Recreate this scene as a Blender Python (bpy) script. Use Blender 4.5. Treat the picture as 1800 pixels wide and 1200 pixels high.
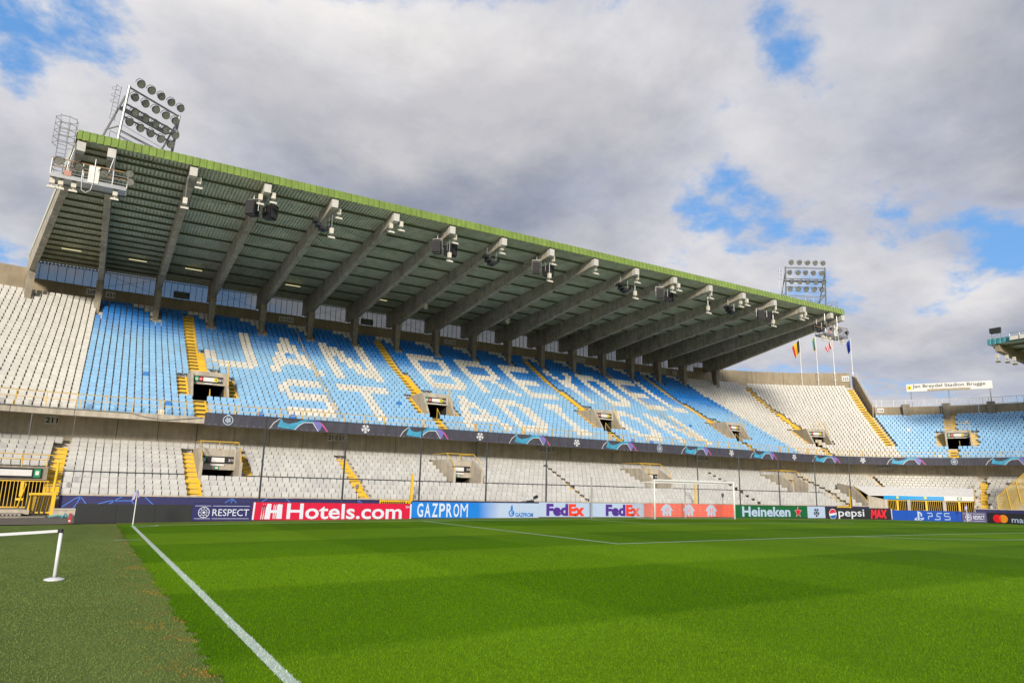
import bpy, math, random
import numpy as np
from mathutils import Vector, Matrix

random.seed(7)
RNG = np.random.default_rng(11)
scene = bpy.context.scene
for o in list(bpy.data.objects):
    bpy.data.objects.remove(o)
COL = scene.collection
R = math.radians

# ------------------------------------------------------------------ camera
CAM = np.array([-1.923, -35.963, 1.5624])
yaw, pitch, roll, FPX = 0.5300, 0.2102, 0.0223, 1234.17
Fw = np.array([math.sin(yaw) * math.cos(pitch), math.cos(yaw) * math.cos(pitch), math.sin(pitch)])
Rt0 = np.array([math.cos(yaw), -math.sin(yaw), 0.0])
Up0 = np.cross(Rt0, Fw)
Rt = Rt0 * math.cos(roll) + Up0 * math.sin(roll)
Up = -Rt0 * math.sin(roll) + Up0 * math.cos(roll)
cd = bpy.data.cameras.new('camera')
cd.sensor_width = 36.0
cd.lens = FPX / 1800.0 * 36.0
cd.clip_start = 0.1
cd.clip_end = 6000
cam = bpy.data.objects.new('camera', cd)
COL.objects.link(cam)
cam.matrix_world = Matrix(((Rt[0], Up[0], -Fw[0], CAM[0]), (Rt[1], Up[1], -Fw[1], CAM[1]),
                           (Rt[2], Up[2], -Fw[2], CAM[2]), (0, 0, 0, 1)))
scene.camera = cam

# ------------------------------------------------------------------ sun and sky
SUN_AZ, SUN_EL = R(-148), R(16)          # azimuth measured from +Y towards +X
sd = Vector((math.sin(SUN_AZ) * math.cos(SUN_EL), math.cos(SUN_AZ) * math.cos(SUN_EL), math.sin(SUN_EL)))
sl = bpy.data.lights.new('sun', 'SUN')
sl.energy = 2.0
sl.angle = R(10.0)
sl.color = (1.0, 0.91, 0.78)
so = bpy.data.objects.new('sun', sl)
so.rotation_euler = sd.to_track_quat('Z', 'Y').to_euler()
so.location = (0, 0, 80)
COL.objects.link(so)

world = bpy.data.worlds.new('World')
scene.world = world
world.use_nodes = True
wn, wl = world.node_tree.nodes, world.node_tree.links
wn.clear()


def wnode(t, **kw):
    n = wn.new(t)
    for k, v in kw.items():
        setattr(n, k, v)
    return n


def wmath(op, a, b=None, c=None, clamp=False):
    n = wnode('ShaderNodeMath', operation=op, use_clamp=clamp)
    for i, v in enumerate((a, b, c)):
        if v is None:
            continue
        if isinstance(v, (int, float)):
            n.inputs[i].default_value = v
        else:
            wl.new(v, n.inputs[i])
    return n.outputs[0]


def wsmooth(v, lo, hi):
    n = wnode('ShaderNodeMapRange', interpolation_type='SMOOTHSTEP')
    wl.new(v, n.inputs[0])
    n.inputs[1].default_value, n.inputs[2].default_value = lo, hi
    return n.outputs[0]


def wmix(f, a, b):
    n = wnode('ShaderNodeMix', data_type='RGBA')
    if isinstance(f, (int, float)):
        n.inputs[0].default_value = f
    else:
        wl.new(f, n.inputs[0])
    for i, v in ((6, a), (7, b)):
        if isinstance(v, tuple):
            n.inputs[i].default_value = (*v, 1)
        else:
            wl.new(v, n.inputs[i])
    return n.outputs[2]


sky = wnode('ShaderNodeTexSky', sky_type='NISHITA')
sky.sun_disc = False
sky.sun_elevation = SUN_EL
sky.sun_rotation = SUN_AZ % (2 * math.pi)
sky.air_density, sky.dust_density, sky.ozone_density = 1.0, 0.6, 1.5
tc = wnode('ShaderNodeTexCoord')
sep = wnode('ShaderNodeSeparateXYZ')
wl.new(tc.outputs['Generated'], sep.inputs[0])
zz = wmath('ADD', wmath('MAXIMUM', sep.outputs[2], 0.0), 0.30)
cx = wmath('DIVIDE', sep.outputs[0], zz)
cy = wmath('DIVIDE', sep.outputs[1], zz)
cmb = wnode('ShaderNodeCombineXYZ')
wl.new(cx, cmb.inputs[0])
wl.new(cy, cmb.inputs[1])


def wnoise(scale, detail, rough, off, dist=0.0):
    mp = wnode('ShaderNodeMapping')
    mp.inputs['Location'].default_value = off
    wl.new(cmb.outputs[0], mp.inputs[0])
    n = wnode('ShaderNodeTexNoise')
    wl.new(mp.outputs[0], n.inputs['Vector'])
    n.inputs['Scale'].default_value = scale
    n.inputs['Detail'].default_value = detail
    n.inputs['Roughness'].default_value = rough
    n.inputs['Distortion'].default_value = dist
    return n.outputs['Fac']


CLO = (31.26, 35.285)
SH = (-0.10, -0.16)              # towards the sun: brightens the sun side of each cloud


def density(dx, dy):
    a = wnoise(0.95, 2, 0.5, (CLO[0] + dx, CLO[1] + dy, 0.0))
    b = wnoise(2.2, 12, 0.60, (CLO[0] + 5 + dx, CLO[1] + dy, 2.0), 0.10)
    return wmath('ADD', wmath('MULTIPLY', a, 0.56), wmath('MULTIPLY', b, 0.44))


dens = density(0.0, 0.0)
dens2 = density(*SH)
cover = wsmooth(dens, 0.422, 0.468)
thick = wsmooth(dens, 0.44, 0.57)
relief = wmath('ADD', wmath('MULTIPLY', wmath('SUBTRACT', dens, dens2), 6.0), 0.36, clamp=True)
c_thin = wmix(relief, (2.5, 2.62, 3.1), (4.7, 4.55, 4.45))
c_thick = wmix(relief, (1.32, 1.5, 1.95), (2.95, 2.9, 3.05))
cloud = wmix(thick, c_thin, c_thick)
skyb = wmix(0.7, sky.outputs[0], (0.55, 1.75, 4.0))
full = wmix(cover, skyb, cloud)
bg = wnode('ShaderNodeBackground')
wl.new(full, bg.inputs[0])
bg.inputs[1].default_value = 0.1
wo = wnode('ShaderNodeOutputWorld')
wl.new(bg.outputs[0], wo.inputs[0])

vs = scene.view_settings
vs.view_transform = 'Standard'
vs.look = 'None'
vs.gamma = 1.0
vs.use_curve_mapping = False
vs.exposure = 1.0

# ------------------------------------------------------------------ materials
MATS = {}


def mat(name, color, rough=0.6, var=0.0, vscale=3.0, bump=0.0, bscale=30.0, metal=0.0, spec=0.5,
        streak=0.0, emit=None, attr=False, stain=None, stscale=0.6):
    if name in MATS:
        return MATS[name]
    m = bpy.data.materials.new(name)
    m.use_nodes = True
    nt = m.node_tree
    N, L = nt.nodes, nt.links
    b = N['Principled BSDF']
    b.inputs['Base Color'].default_value = (*color, 1)
    b.inputs['Roughness'].default_value = rough
    b.inputs['Metallic'].default_value = metal
    b.inputs['Specular IOR Level'].default_value = spec
    geo = N.new('ShaderNodeNewGeometry')
    src = None
    if attr:
        a = N.new('ShaderNodeAttribute')
        a.attribute_name = 'Col'
        src = a.outputs['Color']

    def mul(src, fac_out, lo, hi):
        mr = N.new('ShaderNodeMapRange')
        mr.inputs[1].default_value, mr.inputs[2].default_value = 0.3, 0.7
        mr.inputs[3].default_value, mr.inputs[4].default_value = lo, hi
        L.new(fac_out, mr.inputs[0])
        mx = N.new('ShaderNodeMix')
        mx.data_type = 'RGBA'
        mx.blend_type = 'MULTIPLY'
        mx.inputs[0].default_value = 1.0
        if src is None:
            mx.inputs[6].default_value = (*color, 1)
        else:
            L.new(src, mx.inputs[6])
        L.new(mr.outputs[0], mx.inputs[7])
        return mx.outputs[2]
    if var:
        n = N.new('ShaderNodeTexNoise')
        n.inputs['Scale'].default_value = vscale
        n.inputs['Detail'].default_value = 6
        n.inputs['Roughness'].default_value = 0.65
        L.new(geo.outputs['Position'], n.inputs['Vector'])
        src = mul(src, n.outputs['Fac'], 1 - var, 1 + var)
    if streak:
        mp = N.new('ShaderNodeMapping')
        mp.inputs['Scale'].default_value = (3.5, 3.5, 0.22)
        L.new(geo.outputs['Position'], mp.inputs[0])
        n = N.new('ShaderNodeTexNoise')
        n.inputs['Scale'].default_value = 1.0
        n.inputs['Detail'].default_value = 5
        L.new(mp.outputs[0], n.inputs['Vector'])
        src = mul(src, n.outputs['Fac'], 1 - streak, 1 + streak * 0.6)
    if stain:
        n = N.new('ShaderNodeTexNoise')
        n.inputs['Scale'].default_value = stscale
        n.inputs['Detail'].default_value = 8
        n.inputs['Roughness'].default_value = 0.7
        L.new(geo.outputs['Position'], n.inputs['Vector'])
        mr = N.new('ShaderNodeMapRange')
        mr.inputs[1].default_value, mr.inputs[2].default_value = 0.5, 0.72
        mr.inputs[3].default_value, mr.inputs[4].default_value = 0.0, 0.75
        L.new(n.outputs['Fac'], mr.inputs[0])
        mx = N.new('ShaderNodeMix')
        mx.data_type = 'RGBA'
        L.new(mr.outputs[0], mx.inputs[0])
        if src is None:
            mx.inputs[6].default_value = (*color, 1)
        else:
            L.new(src, mx.inputs[6])
        mx.inputs[7].default_value = (*stain, 1)
        src = mx.outputs[2]
    if src is not None:
        L.new(src, b.inputs['Base Color'])
    if bump:
        n = N.new('ShaderNodeTexNoise')
        n.inputs['Scale'].default_value = bscale
        n.inputs['Detail'].default_value = 4
        L.new(geo.outputs['Position'], n.inputs['Vector'])
        bp = N.new('ShaderNodeBump')
        bp.inputs['Strength'].default_value = bump
        bp.inputs['Distance'].default_value = 0.02
        L.new(n.outputs['Fac'], bp.inputs['Height'])
        L.new(bp.outputs[0], b.inputs['Normal'])
    if emit:
        b.inputs['Emission Color'].default_value = (*color, 1)
        b.inputs['Emission Strength'].default_value = emit
    MATS[name] = m
    return m


concrete = mat('concrete', (0.33, 0.29, 0.22), 0.85, 0.22, 1.6, 0.35, 14, streak=0.22, stain=(0.13, 0.115, 0.09), stscale=0.7)
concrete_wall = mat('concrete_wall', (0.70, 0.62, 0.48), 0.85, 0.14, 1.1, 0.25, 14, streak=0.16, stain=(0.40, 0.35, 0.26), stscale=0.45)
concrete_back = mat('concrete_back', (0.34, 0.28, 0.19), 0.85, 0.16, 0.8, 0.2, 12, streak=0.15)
concrete_pale = mat('concrete_pale', (0.47, 0.42, 0.34), 0.85, 0.16, 2.0, 0.25, 18, streak=0.2)
concrete_terrace = mat('concrete_terrace', (0.52, 0.48, 0.42), 0.9, 0.25, 2.5, 0.3, 20)
beam_mat = mat('beam_concrete', (0.46, 0.42, 0.34), 0.85, 0.25, 1.6, 0.3, 16, streak=0.25, stain=(0.17, 0.15, 0.12), stscale=0.7)
seat_mat = mat('seat_plastic', (0.6, 0.6, 0.6), 0.42, 0.10, 5.0, spec=0.4, attr=True)
yellow = mat('yellow_paint', (0.80, 0.50, 0.012), 0.55, 0.16, 4.0, 0.15, 25, stain=(0.40, 0.24, 0.03), stscale=2.0)
yellow_rail = mat('yellow_rail', (0.70, 0.44, 0.04), 0.5, 0.12, 6)
slot_dark = mat('slot_dark', (0.03, 0.025, 0.02), 0.9)
black = mat('black_plastic', (0.016, 0.016, 0.018), 0.55, 0.2, 4)
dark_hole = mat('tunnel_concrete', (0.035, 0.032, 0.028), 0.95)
galv = mat('galvanised', (0.34, 0.35, 0.355), 0.45, 0.15, 8, metal=0.75)
white_paint = mat('white_paint', (0.74, 0.73, 0.70), 0.5, 0.07, 3)
cream_box = mat('cream_box', (0.66, 0.62, 0.53), 0.5, 0.1, 5)
sheet_green = mat('roof_sheet_green', (0.66, 0.69, 0.53), 0.55, 0.2, 1.2, metal=0.1, stain=(0.42, 0.44, 0.32), stscale=0.5)
purlin_mat = mat('purlin_green', (0.13, 0.14, 0.075), 0.6, 0.2, 3)
lime = mat('fascia_lime', (0.185, 0.275, 0.050), 0.5, 0.18, 1.0, streak=0.18, stain=(0.13, 0.185, 0.045), stscale=0.9)
teal = mat('fascia_teal', (0.06, 0.26, 0.30), 0.5, 0.15, 1.5)
lamp_body = mat('lamp_housing', (0.055, 0.057, 0.05), 0.35, 0.2, 8, metal=0.6)
lamp_glass = mat('lamp_glass', (0.20, 0.20, 0.18), 0.25, 0.5, 9, metal=0.0, spec=0.8)
navy = mat('navy_print', (0.025, 0.025, 0.11), 0.5, 0.08, 2)
banner_grey = mat('banner_fabric', (0.055, 0.055, 0.075), 0.75, 0.16, 1.8, streak=0.18)
print_blue = mat('print_blue', (0.07, 0.22, 0.75), 0.5)
print_teal = mat('print_teal', (0.05, 0.30, 0.48), 0.6, 0.35, 0.9)
print_pink = mat('print_pink', (0.60, 0.08, 0.32), 0.6)
print_violet = mat('print_violet', (0.16, 0.16, 0.46), 0.6)
print_white = mat('print_white', (0.62, 0.63, 0.66), 0.6, 0.05, 3)
tubelight = mat('tube_light', (1.0, 0.86, 0.48), 0.4, emit=0.45)
rubber = mat('dark_rubber', (0.02, 0.02, 0.02), 0.8)
pole_dark = mat('pole_dark_paint', (0.035, 0.04, 0.045), 0.5, 0.15, 6)


def translucent(name, col):
    m = bpy.data.materials.new(name)
    m.use_nodes = True
    N, L = m.node_tree.nodes, m.node_tree.links
    b = N['Principled BSDF']
    b.inputs['Base Color'].default_value = (*col, 1)
    b.inputs['Roughness'].default_value = 0.5
    t = N.new('ShaderNodeBsdfTransparent')
    t.inputs[0].default_value = (0.93, 0.94, 0.96, 1)
    mx = N.new('ShaderNodeMixShader')
    mx.inputs[0].default_value = 0.45
    L.new(b.outputs[0], mx.inputs[1])
    L.new(t.outputs[0], mx.inputs[2])
    L.new(mx.outputs[0], N['Material Output'].inputs[0])
    return m


panel_mat = translucent('translucent_sheet', (0.80, 0.80, 0.82))
glass_mat = bpy.data.materials.new('screen_glass')
glass_mat.use_nodes = True
_b = glass_mat.node_tree.nodes['Principled BSDF']
_b.inputs['Base Color'].default_value = (0.75, 0.78, 0.76, 1)
_b.inputs['Roughness'].default_value = 0.15
_b.inputs['Transmission Weight'].default_value = 0.0
_b.inputs['Alpha'].default_value = 0.10

# ------------------------------------------------------------------ helpers


class MB:
    """collects faces, then links them as ONE mesh object"""

    def __init__(s):
        s.v, s.f, s.m = [], [], []

    def face(s, pts, m=0):
        n = len(s.v)
        s.v += [tuple(p) for p in pts]
        s.f.append(tuple(range(n, n + len(pts))))
        s.m.append(m)

    def hexa(s, p, m=0):
        n = len(s.v)
        s.v += [tuple(q) for q in p]
        for f in ((0, 3, 2, 1), (4, 5, 6, 7), (0, 1, 5, 4), (1, 2, 6, 5), (2, 3, 7, 6), (3, 0, 4, 7)):
            s.f.append(tuple(n + i for i in f))
            s.m.append(m)

    def box(s, x0, x1, y0, y1, z0, z1, m=0):
        s.hexa([(x0, y0, z0), (x1, y0, z0), (x1, y1, z0), (x0, y1, z0),
                (x0, y0, z1), (x1, y0, z1), (x1, y1, z1), (x0, y1, z1)], m)

    def bar(s, p, q, r, n=6, m=0, r2=None, caps=True):
        p, q = Vector(p), Vector(q)
        r2 = r if r2 is None else r2
        d = (q - p).normalized()
        a = d.orthogonal().normalized()
        b = d.cross(a)
        k = len(s.v)
        for i in range(n):
            t = 2 * math.pi * (i + 0.5) / n
            u = a * math.cos(t) + b * math.sin(t)
            s.v.append(tuple(p + u * r))
            s.v.append(tuple(q + u * r2))
        for i in range(n):
            j = (i + 1) % n
            s.f.append((k + 2 * i, k + 2 * j, k + 2 * j + 1, k + 2 * i + 1))
            s.m.append(m)
        if caps:
            s.f.append(tuple(k + 2 * i for i in reversed(range(n))))
            s.f.append(tuple(k + 2 * i + 1 for i in range(n)))
            s.m += [m, m]

    def path(s, pts, r, n=5, m=0):
        for a, b in zip(pts[:-1], pts[1:]):
            s.bar(a, b, r, n, m)

    def prism(s, pts, off, m=0):
        """polygon (3d points) extruded by vector off"""
        k, n = len(s.v), len(pts)
        off = Vector(off)
        s.v += [tuple(p) for p in pts] + [tuple(Vector(p) + off) for p in pts]
        s.f.append(tuple(range(k, k + n)))
        s.f.append(tuple(range(k + 2 * n - 1, k + n - 1, -1)))
        s.m += [m, m]
        for i in range(n):
            j = (i + 1) % n
            s.f.append((k + i, k + n + i, k + n + j, k + j))
            s.m.append(m)

    def flat(s, pts, y=-0.066, m=0, t=0.004):
        """2d polygon (x,z) as thin raised print facing -Y"""
        s.prism([(a, y, b) for a, b in pts], (0, -t, 0), m)

    def mesh(s, name, mats):
        me = bpy.data.meshes.new(name)
        me.from_pydata(s.v, [], s.f)
        for m in (mats if isinstance(mats, (list, tuple)) else [mats]):
            me.materials.append(m)
        if any(s.m):
            me.polygons.foreach_set('material_index', s.m)
        me.update()
        return me

    def build(s, name, mats, parent=None, **kw):
        return link(name, s.mesh(name, mats), parent, **kw)


def W(o):
    m = o.matrix_basis.copy()
    if o.parent:
        m = W(o.parent) @ o.matrix_parent_inverse @ m
    return m


def link(name, me, parent=None, loc=None, rz=None, local=False, smooth=False, scale=None):
    o = bpy.data.objects.new(name, me)
    COL.objects.link(o)
    if loc is not None:
        o.location = loc
    if rz is not None:
        o.rotation_euler = (0, 0, rz)
    if scale is not None:
        o.scale = scale
    if parent is not None:
        o.parent = parent
        if not local:
            o.matrix_parent_inverse = W(parent).inverted()
    if smooth:
        for p in me.polygons:
            p.use_smooth = True
    return o


def tag(o, label, cat, group=None):
    o['label'] = label
    o['category'] = cat
    if group:
        o['group'] = group
    return o


def thing(name, label, cat, loc=(0, 0, 0), rz=0.0, group=None):
    o = bpy.data.objects.new(name, None)
    o.empty_display_size = 0.3
    COL.objects.link(o)
    o.location = loc
    o.rotation_euler = (0, 0, rz)
    return tag(o, label, cat, group)


def struct(o):
    o['kind'] = 'structure'
    return o


def copy_tree(o, parent=None):
    c = o.copy()
    COL.objects.link(c)
    if parent is not None:
        c.parent = parent
    for ch in o.children:
        copy_tree(ch, c)
    return c


def shade(o):
    for p in o.data.polygons:
        p.use_smooth = True
    return o


TXT = {}


def text_mesh(body, w, h, m, bold=0.0, shear=0.0, t=0.004, font_res=3):
    """lettering fitted to a w x h box, lower left corner at the origin, facing -Y"""
    c = bpy.data.curves.new('lettering', 'FONT')
    c.body = body
    c.offset = bold
    c.shear = shear
    c.resolution_u = font_res
    c.extrude = 0.0
    o = bpy.data.objects.new('lettering', c)
    COL.objects.link(o)
    bpy.context.view_layer.update()
    me = bpy.data.meshes.new_from_object(o.evaluated_get(bpy.context.evaluated_depsgraph_get()))
    bpy.data.objects.remove(o)
    n = len(me.vertices)
    co = np.empty(n * 3)
    me.vertices.foreach_get('co', co)
    co = co.reshape(-1, 3)
    lo, hi = co.min(0), co.max(0)
    x = (co[:, 0] - lo[0]) / (hi[0] - lo[0]) * w
    z = (co[:, 1] - lo[1]) / (hi[1] - lo[1]) * h
    out = np.stack([x, np.full(n, -t), z], 1)
    me.vertices.foreach_set('co', out.ravel())
    me.materials.clear()
    me.materials.append(m)
    me.update()
    return me


def disc2(cx, cz, r, n=28, a0=0.0, a1=2 * math.pi, rx=None):
    k = n if a1 - a0 > 6.28 else n + 1
    return [(cx + (rx or r) * math.cos(a0 + (a1 - a0) * i / n), cz + r * math.sin(a0 + (a1 - a0) * i / n)) for i in range(k)]


def star2(cx, cz, r, ri=0.42, rot=math.pi / 2, n=5):
    return [(cx + (r if i % 2 == 0 else r * ri) * math.cos(rot + math.pi * i / n),
             cz + (r if i % 2 == 0 else r * ri) * math.sin(rot + math.pi * i / n)) for i in range(2 * n)]


def ring2(mb, cx, cz, r0, r1, y=-0.066, m=0, n=28):
    for i in range(n):
        a, b = 2 * math.pi * i / n, 2 * math.pi * (i + 1) / n
        mb.face([(cx + r0 * math.cos(a), y - 0.004, cz + r0 * math.sin(a)), (cx + r1 * math.cos(a), y - 0.004, cz + r1 * math.sin(a)),
                 (cx + r1 * math.cos(b), y - 0.004, cz + r1 * math.sin(b)), (cx + r0 * math.cos(b), y - 0.004, cz + r0 * math.sin(b))], m)


def line2(mb, pts, w, y=-0.066, m=0):
    for (a, b), (c, d) in zip(pts[:-1], pts[1:]):
        l = math.hypot(c - a, d - b)
        nx, nz = -(d - b) / l * w / 2, (c - a) / l * w / 2
        mb.face([(a + nx, y - 0.004, b + nz), (a - nx, y - 0.004, b - nz), (c - nx, y - 0.004, d - nz), (c + nx, y - 0.004, d + nz)], m)


def starball(mb, cx, cz, r, y, m):
    mb.flat(star2(cx, cz, r * 0.50, 0.5), y, m)
    for k in range(5):
        a = math.pi / 2 + math.pi / 5 + k * 2 * math.pi / 5
        st = star2(cx + r * 0.76 * math.cos(a), cz + r * 0.76 * math.sin(a), r * 0.46, 0.55, a)
        st = [((p - cx), (q - cz)) for p, q in st]
        st = [(cx + p * min(1, r / max(1e-6, math.hypot(p, q))), cz + q * min(1, r / max(1e-6, math.hypot(p, q)))) for p, q in st]
        mb.flat(st, y, m)


# ------------------------------------------------------------------ ground
def gz(x):
    t = (x - 34.0) / 34.0
    return max(-0.2847 * t * t, -0.42)


def sheet(name, xs, ys, dz, m, hole=None):
    mb = MB()
    nx, ny = len(xs), len(ys)
    for y in ys:
        for x in xs:
            mb.v.append((x, y, gz(x) + dz))
    for j in range(ny - 1):
        for i in range(nx - 1):
            mb.f.append((j * nx + i, j * nx + i + 1, (j + 1) * nx + i + 1, (j + 1) * nx + i))
            mb.m.append(0)
    return struct(mb.build(name, m))


def ground_material(name, kind):
    m = bpy.data.materials.new(name)
    m.use_nodes = True
    N, L = m.node_tree.nodes, m.node_tree.links
    b = N['Principled BSDF']
    b.inputs['Roughness'].default_value = 0.75
    b.inputs['Specular IOR Level'].default_value = 0.03
    geo = N.new('ShaderNodeNewGeometry')
    sp = N.new('ShaderNodeSeparateXYZ')
    L.new(geo.outputs['Position'], sp.inputs[0])

    def mth(op, a, bb=None, clamp=False):
        n = N.new('ShaderNodeMath')
        n.operation = op
        n.use_clamp = clamp
        for i, v in enumerate((a, bb)):
            if v is None:
                continue
            if isinstance(v, (int, float)):
                n.inputs[i].default_value = v
            else:
                L.new(v, n.inputs[i])
        return n.outputs[0]

    def noise(scale, detail=4, rough=0.6, stretch=None):
        n = N.new('ShaderNodeTexNoise')
        n.inputs['Scale'].default_value = scale
        n.inputs['Detail'].default_value = detail
        n.inputs['Roughness'].default_value = rough
        if stretch:
            mp = N.new('ShaderNodeMapping')
            mp.inputs['Scale'].default_value = stretch
            L.new(geo.outputs['Position'], mp.inputs[0])
            L.new(mp.outputs[0], n.inputs['Vector'])
        else:
            L.new(geo.outputs['Position'], n.inputs['Vector'])
        return n.outputs['Fac']

    def mix(f, a, c, bt='MIX'):
        n = N.new('ShaderNodeMix')
        n.data_type = 'RGBA'
        n.blend_type = bt
        if isinstance(f, (int, float)):
            n.inputs[0].default_value = f
        else:
            L.new(f, n.inputs[0])
        for i, v in ((6, a), (7, c)):
            if isinstance(v, tuple):
                n.inputs[i].default_value = (*v, 1)
            else:
                L.new(v, n.inputs[i])
        return n.outputs[2]

    def mrange(v, a, bb, lo, hi):
        n = N.new('ShaderNodeMapRange')
        L.new(v, n.inputs[0])
        for i, q in enumerate((a, bb, lo, hi)):
            n.inputs[i + 1].default_value = q
        return n.outputs[0]
    if kind == 'grass':
        wob = mth('MULTIPLY', mth('SUBTRACT', noise(0.7, 3), 0.5), 0.5)

        def stripe(coord, width, off):
            t = mth('SINE', mth('MULTIPLY', mth('ADD', mth('ADD', coord, wob), off), math.pi / width))
            return mth('ADD', mth('MULTIPLY', t, 4.0), 0.5, clamp=True)
        sx = stripe(sp.outputs[0], 5.5, 0.15)
        sy = stripe(sp.outputs[1], 5.5, 0.0)
        s = mth('ADD', mth('MULTIPLY', sx, 0.35), mth('MULTIPLY', sy, 0.65))
        base = mix(s, (0.074, 0.174, 0.0008), (0.132, 0.256, 0.0048))
        f1 = mrange(noise(0.28, 5, 0.65), 0.3, 0.7, 0.90, 1.10)
        f2 = mrange(noise(55, 3, 0.7), 0.25, 0.75, 0.55, 1.45)
        f3 = mrange(noise(7, 4, 0.7), 0.3, 0.7, 0.85, 1.15)
        f = mth('MULTIPLY', mth('MULTIPLY', f1, f2), f3)
        c = mix(1.0, base, f, 'MULTIPLY')
    elif kind == 'turf':
        c = mix(noise(4, 5), (0.110, 0.158, 0.036), (0.165, 0.218, 0.060))
        f2 = mrange(noise(60, 3, 0.7), 0.25, 0.75, 0.6, 1.4)
        f3 = mrange(noise(0.9, 5, 0.65, (1, 0.35, 1)), 0.3, 0.7, 0.84, 1.18)
        c = mix(1.0, c, mth('MULTIPLY', f2, f3), 'MULTIPLY')
        # worn strip along the seam with dry orange grass
        near = mrange(sp.outputs[0], -2.0, -0.75, 0.0, 1.0)
        spots = mrange(noise(3.0, 6, 0.75, (1, 0.8, 1)), 0.53, 0.62, 0.0, 1.0)
        fl = mth('MULTIPLY', mth('MULTIPLY', mth('POWER', mth('MAXIMUM', near, 0.0), 1.6, clamp=True), spots), 0.75)
        c = mix(fl, c, (0.30, 0.17, 0.035))
    else:
        c = mix(noise(1.5, 6), (0.16, 0.145, 0.12), (0.24, 0.215, 0.18))
    L.new(c, b.inputs['Base Color'])
    bp = N.new('ShaderNodeBump')
    bp.inputs['Strength'].default_value = 0.6
    bp.inputs['Distance'].default_value = 0.03
    L.new(noise(45, 4, 0.7), bp.inputs['Height'])
    L.new(bp.outputs[0], b.inputs['Normal'])
    return m


grass_m = ground_material('pitch_grass', 'grass')
turf_m = ground_material('artificial_turf', 'turf')
dirt_m = ground_material('concrete_ground', 'hard')
gr = MB()
gr.face([(-3000, -3000, -0.62), (3000, -3000, -0.62), (3000, 3000, -0.62), (-3000, 3000, -0.62)])
struct(gr.build('ground', dirt_m))
pitch = sheet('pitch', [-0.55, -0.35] + list(np.linspace(1.2, 68.55, 46)), [-104, -80, -60, -45] + list(np.arange(-36, 1.2, 0.15)) + [1.3], 0.0, grass_m)


def seam(y):
    return -0.56 + 0.035 * math.sin(y * 1.9) + 0.03 * math.sin(y * 5.3 + 1) + 0.035 * math.sin(y * 13.7 + 2) + 0.03 * math.sin(y * 29.1)


for v in pitch.data.vertices:          # the turf roll and the lawn meet in a ragged line
    if v.co.x < -0.5 and v.co.y > -40:
        v.co.x = seam(v.co.y)
sheet('artificial_turf', [-14, -10, -6, -3, -1.5, -0.40], [-60, -40, -20, -10, 0, 2.6], -0.012, turf_m)
sheet('artificial_turf', list(np.linspace(-0.55, 74, 40)), [1.306, 2.2, 3.2], -0.012, turf_m)
sheet('artificial_turf', [68.556, 72, 80, 86], [-104, -60, -30, -10, 1.3], -0.012, turf_m)
sheet('apron', [-30, -10, -3, 0, 10, 20, 34, 50, 60, 70, 90], [3.206, 8, 14.5, 30], -0.02, dirt_m)

# painted lines
lines_m = mat('line_paint', (0.50, 0.60, 0.50), 0.8, 0.25, 60, 0.4, 50)
lm = MB()


def ground_line(x0, y0, x1, y1, w=0.12):
    d = Vector((x1 - x0, y1 - y0, 0))
    n = max(1, int(abs(x1 - x0) / 2))
    p = Vector((-d.y, d.x, 0)).normalized() * w / 2
    for i in range(n):
        a = Vector((x0, y0, 0)) + d * (i / n)
        b = Vector((x0, y0, 0)) + d * ((i + 1) / n)
        lm.face([(q.x, q.y, gz(q.x) + 0.006) for q in (a + p, a - p, b - p, b + p)])


ground_line(0, 0, 0, -104, 0.13)
ground_line(-0.06, 0, 68.06, 0)
ground_line(68, 0, 68, -104)
for a, d in ((13.84, 16.5), (24.84, 5.5)):
    ground_line(a, -0.06, a, -d - 0.06)
    ground_line(68 - a, -0.06, 68 - a, -d - 0.06)
    ground_line(a + 0.06, -d, 68 - a - 0.06, -d)
for i in range(24):
    t0, t1 = [math.acos(5.5 / 9.15) * (2 * k / 24 - 1) for k in (i, i + 1)]
    ground_line(34 + 9.15 * math.sin(t0), -11 - 9.15 * math.cos(t0), 34 + 9.15 * math.sin(t1), -11 - 9.15 * math.cos(t1))
for cx0, sgn in ((0, 1), (68, -1)):
    for i in range(6):
        t0, t1 = math.pi / 2 * i / 6, math.pi / 2 * (i + 1) / 6
        ground_line(cx0 + sgn * math.sin(t0), -math.cos(t0), cx0 + sgn * math.sin(t1), -math.cos(t1), 0.1)
ground_line(-0.95, -8.63, -0.15, -8.68, 0.1)
struct(lm.build('pitch_marking', lines_m))

# ------------------------------------------------------------------ stand geometry
SP = 0.497                     # seat pitch
X0 = -3.275                    # first seat column, left end of the straight part
CL, CR, CY = -3.275, 71.4, 0.6  # centres of the corner arcs
NCOL = 150


def PT(side, a, Y, z):
    """straight: a = x; arcs: a = angle in radians"""
    if side == 'S':
        return (a, Y, z)
    if side == 'R':
        return (CR + math.sin(a) * (Y - CY), CY + math.cos(a) * (Y - CY), z)
    return (CL - math.sin(a) * (Y - CY), CY + math.cos(a) * (Y - CY), z)


def place(side, a):
    """object transform for local geometry (x across, y = depth from CY)"""
    if side == 'S':
        return (a, CY, 0), 0.0
    if side == 'R':
        return (CR, CY, 0), -a
    return (CL, CY, 0), a


def upY(k):
    return 19.5 + 0.68 * k


def upZ(k):      # tread level of row k
    return 5.64 + 0.38 * k if k < 22 else 14.0 + 0.445 * (k - 22)


def loY(k):
    return 14.8 + 0.74 * k


def loZ(k):
    return 0.43 + 0.325 * k if k < 4 else 1.88 + 0.323 * (k - 4)


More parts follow.
